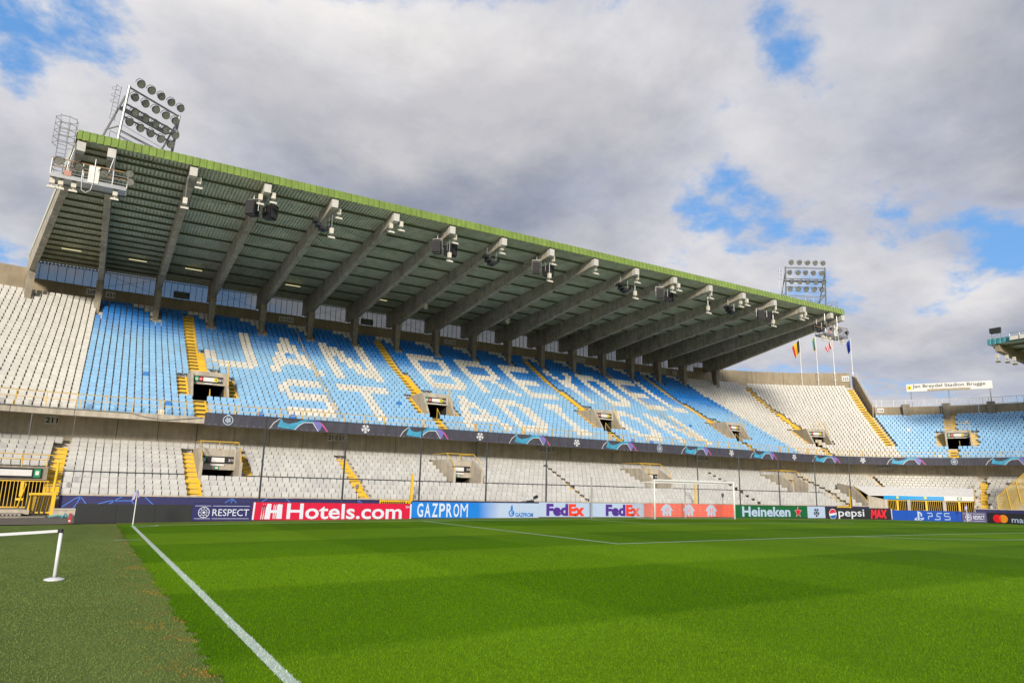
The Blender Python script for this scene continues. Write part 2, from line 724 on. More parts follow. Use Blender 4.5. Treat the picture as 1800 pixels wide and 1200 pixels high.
# seat template ---------------------------------------------------------------
def seat_template(w, back=0.37):
    mb = MB()
    h0, h1 = 0.385, 0.385 + back
    c = 0.05
    ys = ((h0, -0.068), (h0 + back * 0.35, -0.085), (h0 + back * 0.75, -0.058), (h1 - 0.03, -0.036), (h1, 0.0))

    def fy(z):
        for (za, ya), (zb, yb) in zip(ys[:-1], ys[1:]):
            if z <= zb + 1e-9:
                return ya + (yb - ya) * (z - za) / (zb - za)
        return ys[-1][1]
    # front skin in strips, so the moulded curve of the back catches light
    half = lambda z: w / 2 if z < h1 - c else w / 2 - c * (1 - math.sqrt(max(0.0, 1 - ((z - h1 + c) / c) ** 2)))
    zs = [h0, h0 + back * 0.35, h0 + back * 0.75, h1 - c, h1 - 0.015, h1]
    k = len(mb.v)
    for z in zs:
        mb.v += [(-half(z), fy(z), z), (half(z), fy(z), z), (half(z), 0.012, z), (-half(z), 0.012, z)]
    for q in range(len(zs) - 1):
        a = k + 4 * q
        for e in ((0, 1), (1, 2), (2, 3), (3, 0)):
            mb.f.append((a + e[0], a + e[1], a + 4 + e[1], a + 4 + e[0]))
            mb.m.append(0)
    mb.f.append(tuple(k + 4 * (len(zs) - 1) + e for e in range(4)))
    mb.m.append(0)
    # pan with a rolled front edge
    pr = [(-0.06, 0.385), (-0.20, 0.372), (-0.36, 0.385), (-0.415, 0.37), (-0.42, 0.315), (-0.40, 0.315), (-0.38, 0.345), (-0.06, 0.345)]
    mb.prism([(-w / 2 + 0.005, y, z) for y, z in pr], (w - 0.01, 0, 0))
    # bracket
    mb.box(-0.03, 0.03, -0.16, -0.09, 0.0, 0.35)
    return mb


def triangulated(mb):
    me = mb.mesh('tmp', [seat_mat])
    me.calc_loop_triangles()
    t = np.empty(len(me.loop_triangles) * 3, dtype=np.int64)
    me.loop_triangles.foreach_get('vertices', t)
    v = np.array(mb.v, dtype=float)
    bpy.data.meshes.remove(me)
    return v, t.reshape(-1, 3)


SEATV = {'lo': triangulated(seat_template(0.445, 0.39)), 'up': triangulated(seat_template(0.405, 0.38))}


def mesh_from_arrays(name, V, T, C, m):
    me = bpy.data.meshes.new(name)
    me.vertices.add(len(V))
    me.vertices.foreach_set('co', V.astype(np.float32).ravel())
    me.loops.add(len(T) * 3)
    me.loops.foreach_set('vertex_index', T.astype(np.int32).ravel())
    me.polygons.add(len(T))
    me.polygons.foreach_set('loop_start', np.arange(0, len(T) * 3, 3, dtype=np.int32))
    me.polygons.foreach_set('loop_total', np.full(len(T), 3, dtype=np.int32))
    ca = me.color_attributes.new('Col', 'FLOAT_COLOR', 'POINT')
    ca.data.foreach_set('color', C.astype(np.float32).ravel())
    me.polygons.foreach_set('use_smooth', np.zeros(len(T), dtype=bool))
    me.materials.append(m)
    me.update()
    me.validate()
    return me


SEATMESH = {}


def seat_mesh(kind, col):
    key = (kind, tuple(round(c, 2) for c in col))
    if key not in SEATMESH:
        V, T = SEATV[kind]
        C = np.ones((len(V), 4))
        C[:, :3] = key[1]
        SEATMESH[key] = mesh_from_arrays('seat', V, T, C, seat_mat)
    return SEATMESH[key]


def in_frame(p):
    d = np.array(p) - CAM
    z = d @ Fw
    if z < 1:
        return False
    u, v = 900 + FPX * (d @ Rt) / z, 600 - FPX * (d @ Up) / z
    return -5 < u < 1805 and 0 < v < 1200


def lay_seats(seats, kind, parent):
    seats = [((p[0] + random.gauss(0, 0.004), p[1] + random.gauss(0, 0.008), p[2] + random.gauss(0, 0.004)), a + random.gauss(0, 0.014), c) for p, a, c in seats]
    _lay(seats, kind, parent)


def _lay(seats, kind, parent):
    """seats: list of (pos, rotz, colour); the 300 nearest in view become objects, the rest one mesh"""
    vis = sorted([i for i in range(len(seats)) if in_frame(seats[i][0])],
                 key=lambda i: np.linalg.norm(np.array(seats[i][0]) - CAM))[:300]
    for i in vis:
        p, a, c = seats[i]
        link('seat', seat_mesh(kind, c), parent, loc=p, rz=a)
    near = set(vis)
    rest = [s for i, s in enumerate(seats) if i not in near]
    V, T = SEATV[kind]
    n, nv = len(rest), len(V)
    P = np.array([s[0] for s in rest])
    A = np.array([s[1] for s in rest])
    ca, sa = np.cos(A), np.sin(A)
    X = V[None, :, 0] * ca[:, None] - V[None, :, 1] * sa[:, None] + P[:, 0:1]
    Y = V[None, :, 0] * sa[:, None] + V[None, :, 1] * ca[:, None] + P[:, 1:2]
    Z = V[None, :, 2] + P[:, 2:3]
    VV = np.stack([X, Y, Z], 2).reshape(-1, 3)
    TT = (T[None] + (np.arange(n) * nv)[:, None, None]).reshape(-1, 3)
    C = np.ones((n, nv, 4))
    C[:, :, :3] = np.array([s[2] for s in rest])[:, None, :]
    me = mesh_from_arrays('seating', VV, TT, C.reshape(-1, 4), seat_mat)
    o = link('seating', me, parent)
    o['kind'] = 'stuff'
    return o


# ------------------------------------------------------------------ letters laid out in seats
WHITE = set()


def rect(c0, c1, r0, r1):
    for c in range(c0, c1 + 1):
        for r in range(r0, r1 + 1):
            WHITE.add((c, r))


def diag(c0, r0, c1, r1, w=2):
    for r in range(min(r0, r1), max(r0, r1) + 1):
        t = (r - r0) / (r1 - r0)
        c = int(round(c0 + (c1 - c0) * t))
        for k in range(w):
            WHITE.add((c + k, r))


# first line, rows 15..26
rect(25, 26, 16, 26); rect(18, 19, 17, 19); rect(19, 26, 16, 16); rect(20, 25, 15, 15)
diag(33, 26, 29, 15); diag(33, 26, 37, 15); rect(32, 36, 18, 19)
rect(41, 42, 15, 26); rect(49, 50, 15, 26); diag(42, 25, 47, 16, 3)
rect(61, 62, 15, 26); rect(61, 67, 25, 26); rect(61, 67, 20, 21); rect(61, 68, 15, 16); rect(68, 69, 22, 25); rect(68, 69, 16, 19); rect(67, 68, 20, 21)
rect(73, 74, 15, 26); rect(73, 79, 25, 26); rect(73, 79, 20, 21); rect(80, 81, 21, 25); diag(77, 20, 81, 15)
rect(85, 86, 15, 26); rect(85, 92, 25, 26); rect(85, 91, 20, 21); rect(85, 92, 15, 16)
diag(98, 26, 101, 20); diag(104, 26, 101, 20); rect(101, 102, 15, 20)
rect(108, 109, 15, 26); rect(108, 113, 25, 26); rect(108, 113, 15, 16); rect(114, 115, 17, 24); rect(113, 114, 16, 25)
rect(119, 120, 15, 26); rect(119, 126, 25, 26); rect(119, 125, 20, 21); rect(119, 125, 15, 16)
rect(128, 129, 15, 26); rect(128, 132, 15, 16)
# second line, rows 3..12
rect(31, 36, 11, 12); rect(29, 30, 9, 10); rect(30, 36, 7, 8); rect(36, 37, 5, 6); rect(29, 36, 3, 4); rect(37, 37, 10, 10); rect(30, 30, 11, 11)
rect(40, 49, 11, 12); rect(44, 45, 3, 12)
diag(65, 12, 61, 3); diag(65, 12, 69, 3); rect(64, 68, 5, 6)
rect(73, 74, 3, 12); rect(73, 78, 11, 12); rect(73, 78, 3, 4); rect(79, 80, 5, 10); rect(78, 79, 4, 11)
rect(86, 89, 11, 12); rect(87, 88, 3, 12); rect(86, 89, 3, 4)
rect(104, 108, 11, 12); rect(104, 108, 3, 4); rect(102, 103, 5, 10); rect(109, 110, 5, 10); rect(103, 104, 10, 11); rect(103, 104, 4, 5)
rect(108, 109, 10, 11); rect(108, 109, 4, 5)
rect(114, 115, 3, 12); rect(122, 123, 3, 12); diag(115, 11, 120, 4, 3)
for k in range(1, 16):         # white replacement seats beside each column
    c = 10 * k
    rect(c - 4, c - 1, 31, 31)
    rect(c - 2, c - 1, 30, 30)
    rect(c - 1, c - 1, 29, 29)
WHITE.add((10, 1))


def jit(c, a=0.05):
    k = 1 + random.choice((-1, -0.5, 0, 0.5, 1)) * a
    return tuple(max(0.0, v * k) for v in c)


CREAM = (0.65, 0.635, 0.585)
PALE = (0.52, 0.515, 0.495)
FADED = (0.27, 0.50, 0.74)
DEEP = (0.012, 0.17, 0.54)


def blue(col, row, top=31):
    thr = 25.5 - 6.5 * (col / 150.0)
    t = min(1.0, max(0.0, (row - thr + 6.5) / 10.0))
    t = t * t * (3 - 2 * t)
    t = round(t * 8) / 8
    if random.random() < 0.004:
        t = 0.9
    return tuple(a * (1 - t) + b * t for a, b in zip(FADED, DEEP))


# ------------------------------------------------------------------ step pieces
def step_mesh(w, rise, depth, slot=True):
    mb = MB()
    h = rise / 2
    mb.box(-w / 2, w / 2, -depth * 0.5 - 0.13, 0, 0.001, h, 0)
    mb.box(-w / 2, w / 2, -0.02, 0.004, h + 0.001, rise - 0.01, 0)
    mb.box(-w / 2, w / 2, -depth, -depth * 0.5 - 0.135, 0.003, 0.018, 0)
    if slot == 'worn':
        mb.box(-w * 0.30, w * 0.16, -depth * 0.5 - 0.138, -depth * 0.5 - 0.131, h - 0.05, h - 0.012, 1)
        mb.box(-w * 0.36, w * 0.36, -0.03, -0.021, h + 0.012, h + 0.035, 2)
    elif slot:
        mb.box(-w * 0.38, w * 0.38, -0.03, -0.021, h + 0.01, h + 0.15, 1)
        mb.box(-w * 0.30, w * 0.30, -depth * 0.5 - 0.138, -depth * 0.5 - 0.131, h - 0.05, h - 0.022, 1)
    return mb.mesh('step', [yellow, concrete_pale if slot == 'worn' else slot_dark, slot_dark])


STEPS = {}


def add_step(parent, side, a, dx, w, k, up, slot=True):
    if up:
        y, z, rise, d = upY(k) + 0.10, upZ(k), upZ(k + 1) - upZ(k), 0.68
    else:
        y, z, rise, d = loY(k) + 0.12, loZ(k), loZ(k + 1) - loZ(k), 0.74
    key = (round(w, 2), round(rise, 3), d, slot)
    if key not in STEPS:
        STEPS[key] = step_mesh(w, rise, d, slot)
    loc, rz = place(side, a)
    c, s = math.cos(rz), math.sin(rz)
    yy = y - CY
    link('step', STEPS[key], parent, loc=(loc[0] + c * dx - s * yy, loc[1] + s * dx + c * yy, z), rz=rz)


# ------------------------------------------------------------------ terraces
def terrace(name, stations, rows, Yf, Zf, tread, skip, m, parent, nose):
    """stations: list of (side, a); one sheet of treads and risers, cells in skip(i, k) left open"""
    mb = MB()
    for i in range(len(stations) - 1):
        (s0, a0), (s1, a1) = stations[i], stations[i + 1]
        if s0 != s1:
            continue
        for k in rows(i):
            if skip(i, k):
                continue
            y1 = Yf(k) + nose
            y0 = y1 - tread
            z = Zf(k)
            mb.face([PT(s0, a0, y0, z), PT(s1, a1, y0, z), PT(s1, a1, y1, z), PT(s0, a0, y1, z)][::1 if s0 != 'L' else -1])
            z1 = Zf(k + 1)
            mb.face([PT(s0, a0, y1, z), PT(s1, a1, y1, z), PT(s1, a1, y1, z1), PT(s0, a0, y1, z1)][::1 if s0 != 'L' else -1])
    return mb.build(name, m, parent)


def sweep(mb, stations, prof, m=0, closed=True):
    """sweep a (Y,z) profile along stations"""
    n = len(prof)
    rng = n if closed else n - 1
    for (s0, a0), (s1, a1) in zip(stations[:-1], stations[1:]):
        if s0 != s1:
            continue
        for i in range(rng):
            (y0, z0), (y1, z1) = prof[i], prof[(i + 1) % n]
            mb.face([PT(s0, a0, y0, z0), PT(s1, a1, y0, z0), PT(s1, a1, y1, z1), PT(s0, a0, y1, z1)], m)


XE = X0 + NCOL * SP          # 71.275
LEFT_ARC = [('L', R(a)) for a in np.linspace(46, 0, 15)]
RIGHT_ARC = [('R', R(a)) for a in np.linspace(0, 42.4, 15)]
RIGHT_ARC2 = [('R', R(a)) for a in np.linspace(42.4, 90, 17)]
STRAIGHT = [('S', X0), ('S', CR)]

# ---- upper tier -------------------------------------------------------------
upper = thing('upper_tier', 'upper seating tier with blue and white seats spelling large letters under the roof', 'grandstand', (34, 18.9, 0))
UP_STAIRS = [15, 55, 95, 135]
S5, S7 = R(18.6), R(60.5)
# straight stations at every vomitory edge
cuts = []
for c in UP_STAIRS:
    cuts += [(X0 + c * SP, X0 + (c + 5) * SP)]
xs = sorted([X0, CR] + [v for ab in cuts for v in ab])
stS = [('S', x) for x in xs]


def skipU(i, k):
    return any(abs(stS[i][1] - a) < 1e-6 for a, b in cuts) and 6 <= k <= 11 if i < len(stS) - 1 else False


terrace('terrace', stS, lambda i: range(1, 32), upY, upZ, 0.68, skipU, concrete_terrace, upper, 0.10)
terrace('terrace', LEFT_ARC, lambda i: range(1, 32), upY, upZ, 0.68, lambda i, k: False, concrete_terrace, upper, 0.10)
dv = 1.25 / 24.0
stR = [('R', a) for a in sorted(list(np.linspace(0, R(42.4), 12)) + [S5 - dv, S5 + dv])]
terrace('terrace', stR, lambda i: range(1, 32), upY, upZ, 0.68,
        lambda i, k: 6 <= k <= 11 and abs(stR[i][1] - (S5 - dv)) < 1e-6, concrete_terrace, upper, 0.10)
# (no angular station may fall inside the opening)
stR2 = [('R', a) for a in sorted([v for v in np.linspace(R(42.4), R(90), 15) if not S7 - dv < v < S7 + dv] + [S7 - dv, S7 + dv])]
terrace('terrace', stR2, lambda i: range(1, 19), upY, upZ, 0.68,
        lambda i, k: 6 <= k <= 11 and abs(stR2[i][1] - (S7 - dv)) < 1e-6, concrete_terrace, upper, 0.10)

ALL = [LEFT_ARC, STRAIGHT, RIGHT_ARC, RIGHT_ARC2]
# front edge beam, in pieces as the joints show
slab_prof = [(18.9, 5.85), (18.9, 6.30), (19.55, 6.30), (19.62, 6.02), (20.1, 6.02), (24.0, 8.0), (24.0, 7.55), (19.7, 5.85)]


def sub(stations_fn, a0, a1, n):
    return [(stations_fn, a) for a in np.linspace(a0, a1, n)]


pieces = []
x = X0
while x < CR - 0.1:
    x1 = min(CR, x + 4.97)
    pieces.append(sub('S', x + 0.012, x1 - 0.012, 2))
    x = x1
for i in range(6):
    pieces.append(sub('R', R(15 * i + 0.06), R(15 * i + 14.94), 6))
for i in range(4):
    pieces.append(sub('L', R(11 * i + 0.06), R(11 * i + 10.94), 5))
for st in pieces:
    mb = MB()
    sweep(mb, st, slab_prof)
    for e in (st[0], st[-1]):
        mb.face([PT(e[0], e[1], y, z) for y, z in slab_prof])
    mb.build('edge_beam', concrete_pale, upper)
# drip pipe along the bare concrete edge on the left
mb = MB()
mb.path([PT('L', R(a), 18.84, 6.27) for a in (20, 10, 5, 0)] + [(-3.275, 18.84, 6.27), (0, 18.84, 6.26), (0.9, 18.84, 6.05), (2.2, 18.84, 5.92), (4.6, 18.84, 6.25)], 0.03)
mb.build('cable', galv, upper)

# guard rail
RAIL_Y = 19.02
rm = MB()
for st in (sub('L', R(46), 0, 20), sub('S', X0, CR, 2), sub('R', 0, R(88), 36)):
    for z, r in ((7.30, 0.026), (6.86, 0.02)):
        for (s0, a0), (s1, a1) in zip(st[:-1], st[1:]):
            rm.bar(PT(s0, a0, RAIL_Y, z), PT(s1, a1, RAIL_Y, z), r, 5, caps=False)
rail = rm.build('guard_rail', yellow_rail, upper)
pm = MB()
pm.box(-0.025, 0.025, -0.04, 0.04, 0.0, 1.0)
post_mesh = pm.mesh('rail_post', yellow_rail)
for i in range(46):
    xx = X0 + 0.05 + i * (CR - X0) / 45.0
    link('rail_post', post_mesh, rail, loc=(xx, RAIL_Y, 6.3))
    if i % 3 == 0:
        link('rail_post', post_mesh, rail, loc=(xx + 0.22, RAIL_Y, 6.3))
for i in range(1, 18):
    a = i * 1.66 / (RAIL_Y - CY)
    link('rail_post', post_mesh, rail, loc=PT('R', a, RAIL_Y, 6.3), rz=-a)
for i in range(1, 8):
    a = i * 1.66 / (RAIL_Y - CY)
    link('rail_post', post_mesh, rail, loc=PT('L', a, RAIL_Y, 6.3), rz=a)

# stairs with steps, vomitories
VOM = {}


def sign_panel_parts(parent, w, x, y, z, number=None, flip=False, reds=True):
    """black board with white field, green running man plate and number, hung in a vomitory"""
    mb = MB()
    mb.box(x, x + w, y - 0.05, y, z, z + 0.5)
    b = mb.build('sign_board', black, parent, local=True)
    mb = MB()
    x0, x1 = x + w * 0.32, x + w * 0.72
    mb.box(x0, x1, y - 0.056, y - 0.051, z + 0.09, z + 0.41)
    mb.build('sign_field', white_paint, b, local=True)
    mb = MB()
    mb.box(x + 0.03, x + w * 0.15, y - 0.058, y - 0.051, z + 0.05, z + 0.45)
    mb.build('exit_plate', mat('exit_green', (0.0, 0.26, 0.10), 0.5), b, local=True)
    mb = MB()
    ring2(mb, x + w * 0.088, z + 0.25, 0.05, 0.10, y - 0.057, 0, 12)
    mb.flat([(x + w * 0.06, z + 0.14), (x + w * 0.11, z + 0.14), (x + w * 0.12, z + 0.19), (x + w * 0.06, z + 0.19)], y - 0.06)
    mb.build('exit_symbol', white_paint, b, local=True)
    if reds:
        mb = MB()
        mb.flat(disc2(x + w * 0.235, z + 0.25, 0.16, 18), y - 0.054)
        mb.build('no_entry_disc', mat('sign_red', (0.55, 0.02, 0.03), 0.5), b, local=True)
        mb = MB()
        mb.box(x + w * 0.19, x + w * 0.28, y - 0.066, y - 0.060, z + 0.22, z + 0.28)
        mb.build('no_entry_bar', white_paint, b, local=True)
        mb = MB()
        mb.flat(disc2(x + w * 0.765, z + 0.25, 0.17, 18), y - 0.054)
        mb.build('warning_disc', mat('sign_yellow', (0.75, 0.62, 0.02), 0.5), b, local=True)
        mb = MB()
        mb.flat([(x + w * 0.73, z + 0.2), (x + w * 0.80, z + 0.2), (x + w * 0.765, z + 0.34)], y - 0.062)
        mb.build('warning_mark', black, b, local=True)
    if number:
        me = text_mesh(number, w * 0.15, 0.18, white_paint, 0.02)
        link('number', me, b, loc=(x + w * 0.84, y - 0.052, z + 0.16), local=True)


def upper_vomitory(side, a, number):
    """local frame: x from the left edge of the stairs, y = depth from CY"""
    loc, rz = place(side, a)
    v = MB()
    y0, y1 = upY(5) + 0.10 - CY, upY(11) + 0.10 - CY
    zf = upZ(6) - 0.05
    w0, w1 = (0.0, 5 * SP) if side == 'S' else (-1.25, 1.25)
    lip = upZ(12)
    yh0 = y0 + 1.45
    # side walls with sloping tops
    for xa, xb in ((w0 - 0.16, w0 + 0.02), (w1 - 0.02, w1 + 0.16)):
        pts = [(xa, y0 - 0.05, zf - 0.5), (xa, y1 + 0.2, zf - 0.5), (xa, y1 + 0.2, lip + 0.2), (xa, yh0, lip + 0.2), (xa, y0 - 0.05, zf + 0.45)]
        v.prism(pts, (xb - xa, 0, 0))
    # header beam, roof slab, floor
    yh = y0 + 1.5
    v.box(w0 + 0.02, w1 - 0.02, yh - 0.12, yh + 0.15, zf + 1.5, lip + 0.2)
    v.box(w0 + 0.02, w1 - 0.02, yh + 0.151, y1 + 0.1, lip - 0.15, lip + 0.02)
    v.box(w0 + 0.021, w1 - 0.021, y0, y1 + 4, zf - 0.2, zf)
    o = v.build('vomitory', concrete_pale, upper, loc=loc, rz=rz)
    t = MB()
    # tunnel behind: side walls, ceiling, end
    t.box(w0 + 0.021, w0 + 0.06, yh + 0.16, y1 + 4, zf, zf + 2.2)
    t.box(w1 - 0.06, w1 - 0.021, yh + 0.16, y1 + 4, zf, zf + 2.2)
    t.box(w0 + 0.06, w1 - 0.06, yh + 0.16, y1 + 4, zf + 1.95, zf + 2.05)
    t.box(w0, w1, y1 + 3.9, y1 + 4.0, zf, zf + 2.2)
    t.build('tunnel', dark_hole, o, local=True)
    sign_panel_parts(o, (w1 - w0) * 0.86, w0 + 0.1, yh - 0.13, zf + 1.66, number)
    # lamp under the header
    m_ = MB()
    m_.box((w0 + w1) / 2 - 0.35, (w0 + w1) / 2 + 0.25, yh - 0.22, yh - 0.13, zf + 1.52, zf + 1.60)
    m_.build('lamp', white_paint, o, local=True)
    # inner handrails
    h = MB()
    mx = w0 + (w1 - w0) * 0.52
    ym = yh - 0.25
    h.path([(mx, y0 + 0.1, zf + 0.1), (mx + 0.05, ym, zf + 1.15), (mx + 0.05, ym, zf)], 0.03)
    h.path([(w1 - 0.08, y0 + 0.2, zf + 0.35), (w1 - 0.08, ym, zf + 1.1)], 0.022)
    h.build('handrail', yellow_rail, o, local=True)
    # yellow guard rail round the top
    g = MB()
    zt_ = lip + 0.2
    for z in (zt_ + 0.45, zt_ + 0.9):
        g.bar((w0 + 1.0, yh, z), (w1 + 0.08, yh, z), 0.02, 5)
    for xx in (w0 + 1.0, w0 + 1.75, w1 + 0.08):
        g.bar((xx, yh, zt_ - 0.02), (xx, yh, zt_ + 0.92), 0.022, 5)
    g.path([(w1 + 0.08, yh, zt_ + 0.9), (w1 + 0.08, y0 + 0.7, zf + 2.1), (w1 + 0.08, y0 + 0.5, zf + 1.3)], 0.022)
    for f in (0.4, 0.75):
        yy = yh + (y0 + 0.7 - yh) * f
        zq = zt_ + 0.9 + (zf + 2.1 - zt_ - 0.9) * f
        g.bar((w1 + 0.08, yy, zq - 0.75), (w1 + 0.08, yy, zq), 0.02, 5)
    g.build('guard_rail', yellow_rail, o, local=True)
    return o


def upper_stairs(side, a, off, top=30):
    st = bpy.data.objects.new('stairs', None)
    COL.objects.link(st)
    st.parent = upper
    st.matrix_parent_inverse = W(upper).inverted()
    w = 2 * SP
    for k in range(12, top + 1):
        add_step(st, side, a, off + SP, w, k, True)
    for k in range(1, 6):
        add_step(st, side, a, off + SP, w, k, True)
    for k in range(12, 20):      # plain yellow widening beside the steps
        add_step(st, side, a, off + 2.5 * SP, SP, k, True, False)
    for k in range(12, 14):
        add_step(st, side, a, off + 3.75 * SP, 1.45 * SP, k, True, True)
    for k in range(6, 12):
        add_step(st, side, a, off - 1.34 * SP, 1.95 * SP, k, True)
        add_step(st, side, a, off + 6.25 * SP, 1.4 * SP, k, True)


BLOCK = set()   # (col,row) without seats
for c, num in zip(UP_STAIRS, ('221', '222', '223', '224')):
    upper_vomitory('S', X0 + c * SP, num)
    upper_stairs('S', X0 + c * SP, 0.0)
    for k in range(1, 32):
        BLOCK |= {(c, k), (c + 1, k)} if k <= 30 else set()
    for k in range(12, 20):
        BLOCK.add((c + 2, k))
    for k in (12, 13):
        BLOCK |= {(c + 3, k), (c + 4, k)}
    for k in range(6, 12):
        BLOCK |= {(c + d, k) for d in range(-2, 7)}
for k in range(16):       # the roof columns stand in the top rows
    for r in (27, 28, 29):
        BLOCK.add((10 * k, r)); BLOCK.add((10 * k - 1, r)) if r < 29 else None
for ca in (S5, S7):
    upper_vomitory('R', ca, '225' if ca == S5 else '226')
    upper_stairs('R', ca, -1.25, 30 if ca == S5 else 17)
S6 = R(41.4)
st6 = bpy.data.objects.new('stairs', None)
COL.objects.link(st6)
st6.parent = upper
st6.matrix_parent_inverse = W(upper).inverted()
for k in range(6, 31):
    add_step(st6, 'R', S6, 0, 2 * SP, k, True)

useats = []
for k in range(1, 32):
    Y, Z = upY(k), upZ(k)
    for c in range(NCOL):
        if (c, k) in BLOCK:
            continue
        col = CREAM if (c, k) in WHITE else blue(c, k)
        useats.append(((X0 + (c + 0.5) * SP, Y, Z), 0.0, jit(col)))
    rr = Y - CY
    n = int(R(90) * rr / SP)
    for i in range(n):
        s = (i + 0.5) * SP
        a = s / rr
        if a > R(88.5) or (k > 18 and a > R(42.0)):
            break
        bad = False
        for ca in (S5, S7):
            t = (a - ca) * rr + 1.25          # distance from the left edge of the stairs
            if -0.05 < t < 2 * SP + 0.05 and (k >= 12 or k <= 5):
                bad = True
            if 12 <= k < 20 and 0 < t < 3 * SP:
                bad = True
            if 6 <= k <= 11 and -2.4 * SP < t < 7.0 * SP:
                bad = True
        if k >= 6 and abs(a - S6) * rr < SP + 0.2:
            bad = True
        if bad:
            continue
        if a > R(42.4):
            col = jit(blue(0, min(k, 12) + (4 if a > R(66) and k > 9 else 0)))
            if random.random() < 0.006:
                col = CREAM
        else:
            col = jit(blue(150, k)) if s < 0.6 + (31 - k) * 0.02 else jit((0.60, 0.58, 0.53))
        useats.append((PT('R', a, Y, Z), -a, col))
    n = int(R(44) * rr / SP)
    for i in range(n):
        a = (i + 0.5) * SP / rr
        useats.append((PT('L', a, Y, Z), a, jit(CREAM)))
lay_seats(useats, 'up', upper)

# divider rails with clear screens between blocks
for c in (37.0, 119.0):
    xx = X0 + c * SP
    mb = MB()
    tops = [(xx, upY(k) - 0.1, upZ(k) + 1.05) for k in (29, 22, 2)]
    for dx in ((0.0,) if c < 50 else (0.0, 0.5)):
        mb.path([(p[0] + dx, p[1], p[2]) for p in tops], 0.024)
    for k in range(2, 30, 3):
        mb.bar((xx, upY(k) - 0.1, upZ(k)), (xx, upY(k) - 0.1, upZ(k) + 1.04), 0.02, 5)
    d = mb.build('divider_rail', yellow_rail, upper)
    mb = MB()
    for k in range(2, 21, 3):
        ya, yb = upY(k) - 0.05, upY(k + 3) - 0.15
        za, zb = upZ(k), upZ(k + 3)
        if c < 50:
            mb.prism([(xx + 0.03, ya, za + 0.15), (xx + 0.03, yb, zb + 0.15), (xx + 0.03, yb, zb + 0.98), (xx + 0.03, ya, za + 0.98)], (0.012, 0, 0))
    if mb.v:
        mb.build('clear_screen', glass_mat, d)

# back wall behind the top row: one panel per bay
BX = [34 + (k - 7.5) * 4.97 for k in range(16)]


def wall_panel(parent, side, a0, a1, Y0, Y1, z0, z1, m, n=4, name='wall_panel'):
    st = sub(side, a0, a1, n)
    mb = MB()
    prof = [(Y0, z0), (Y0, z1), (Y1, z1), (Y1, z0)]
    sweep(mb, st, prof)
    for e in (st[0], st[-1]):
        mb.face([PT(e[0], e[1], y, z) for y, z in prof])
    return mb.build(name, m, parent)


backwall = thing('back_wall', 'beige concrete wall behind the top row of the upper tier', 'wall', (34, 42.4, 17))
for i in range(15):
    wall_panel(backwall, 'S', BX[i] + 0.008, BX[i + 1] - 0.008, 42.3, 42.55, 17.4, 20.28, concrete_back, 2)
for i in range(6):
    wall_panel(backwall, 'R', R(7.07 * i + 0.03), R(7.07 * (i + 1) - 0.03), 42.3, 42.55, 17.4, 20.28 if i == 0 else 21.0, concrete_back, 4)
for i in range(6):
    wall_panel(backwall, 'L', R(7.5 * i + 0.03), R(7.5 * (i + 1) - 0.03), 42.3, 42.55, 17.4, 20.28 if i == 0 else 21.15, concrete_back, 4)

# stepped end wall where the corner drops to the lower blue block
endwall = thing('stepped_wall', 'sloping concrete end wall with pale railing between white corner seats and blue block', 'wall', PT('R', R(42.4), 32, 11))
loc, rz = (CR, CY, 0), -R(42.4)
mb = MB()
mb.prism([(0.35, upY(18) - CY, upZ(17)), (0.35, upY(18) - CY, upZ(18) + 0.9), (0.35, upY(31) - CY, upZ(31) + 1.9), (0.35, 42.5 - CY, 20.6), (0.35, 42.5 - CY, 12.0), (0.35, upY(19) - CY, 11.5)], (0.25, 0, 0))
o = mb.build('end_panel', concrete_back, endwall, loc=loc, rz=rz)
mb = MB()
for dz in (0.35, 0.65, 0.95):
    mb.bar((0.48, upY(18) - CY, upZ(18) + 0.9 + dz), (0.48, upY(31) - CY, upZ(31) + 1.9 + dz), 0.025, 5)
for f in np.linspace(0, 1, 16):
    yy = upY(18) - CY + f * (upY(31) - upY(18))
    zb = upZ(18) + 0.9 + f * (upZ(31) + 1.0 - upZ(18))
    mb.bar((0.48, yy, zb), (0.48, yy, zb + 0.95), 0.025, 5)
mb.build('railing', white_paint, endwall, loc=loc, rz=rz)

cornerwall = thing('corner_wall', 'low beige wall with concrete buttresses behind the blue corner block', 'wall', PT('R', R(65), 32, 12))
for i in range(6):
    a0 = 42.6 + i * 7.8
    wall_panel(cornerwall, 'R', R(a0 + 0.03), R(a0 + 7.77), 32.3, 32.6, upZ(18) - 0.5, upZ(19) + 1.55, concrete_back, 4)
for a in (50.3, 59.2, 68.6, 78):
    loc, rz = place('R', R(a))
    mb = MB()
    y = 32.3 - CY
    mb.hexa([(-0.32, y - 0.55, upZ(17)), (0.32, y - 0.55, upZ(17)), (0.32, y, upZ(17)), (-0.32, y, upZ(17)),
             (-0.45, y - 0.75, upZ(19) + 1.85), (0.45, y - 0.75, upZ(19) + 1.85), (0.45, y + 0.2, upZ(19) + 1.85), (-0.45, y + 0.2, upZ(19) + 1.85)])
    mb.build('buttress', concrete, cornerwall, loc=loc, rz=rz)
mb = MB()
st = sub('R', R(42.8), R(89), 30)
zt = upZ(19) + 1.56
for dz in (0.1, 0.95):
    for (s0, a0), (s1, a1) in zip(st[:-1], st[1:]):
        mb.bar(PT(s0, a0, 32.45, zt + dz), PT(s1, a1, 32.45, zt + dz), 0.03, 4, caps=False)
for a in np.linspace(R(42.8), R(89), 150):
    mb.bar(PT('R', a, 32.45, zt), PT('R', a, 32.45, zt + 0.95), 0.014 if int(a * 1000) % 7 else 0.04, 4, caps=False)
mb.build('railing', white_paint, cornerwall)

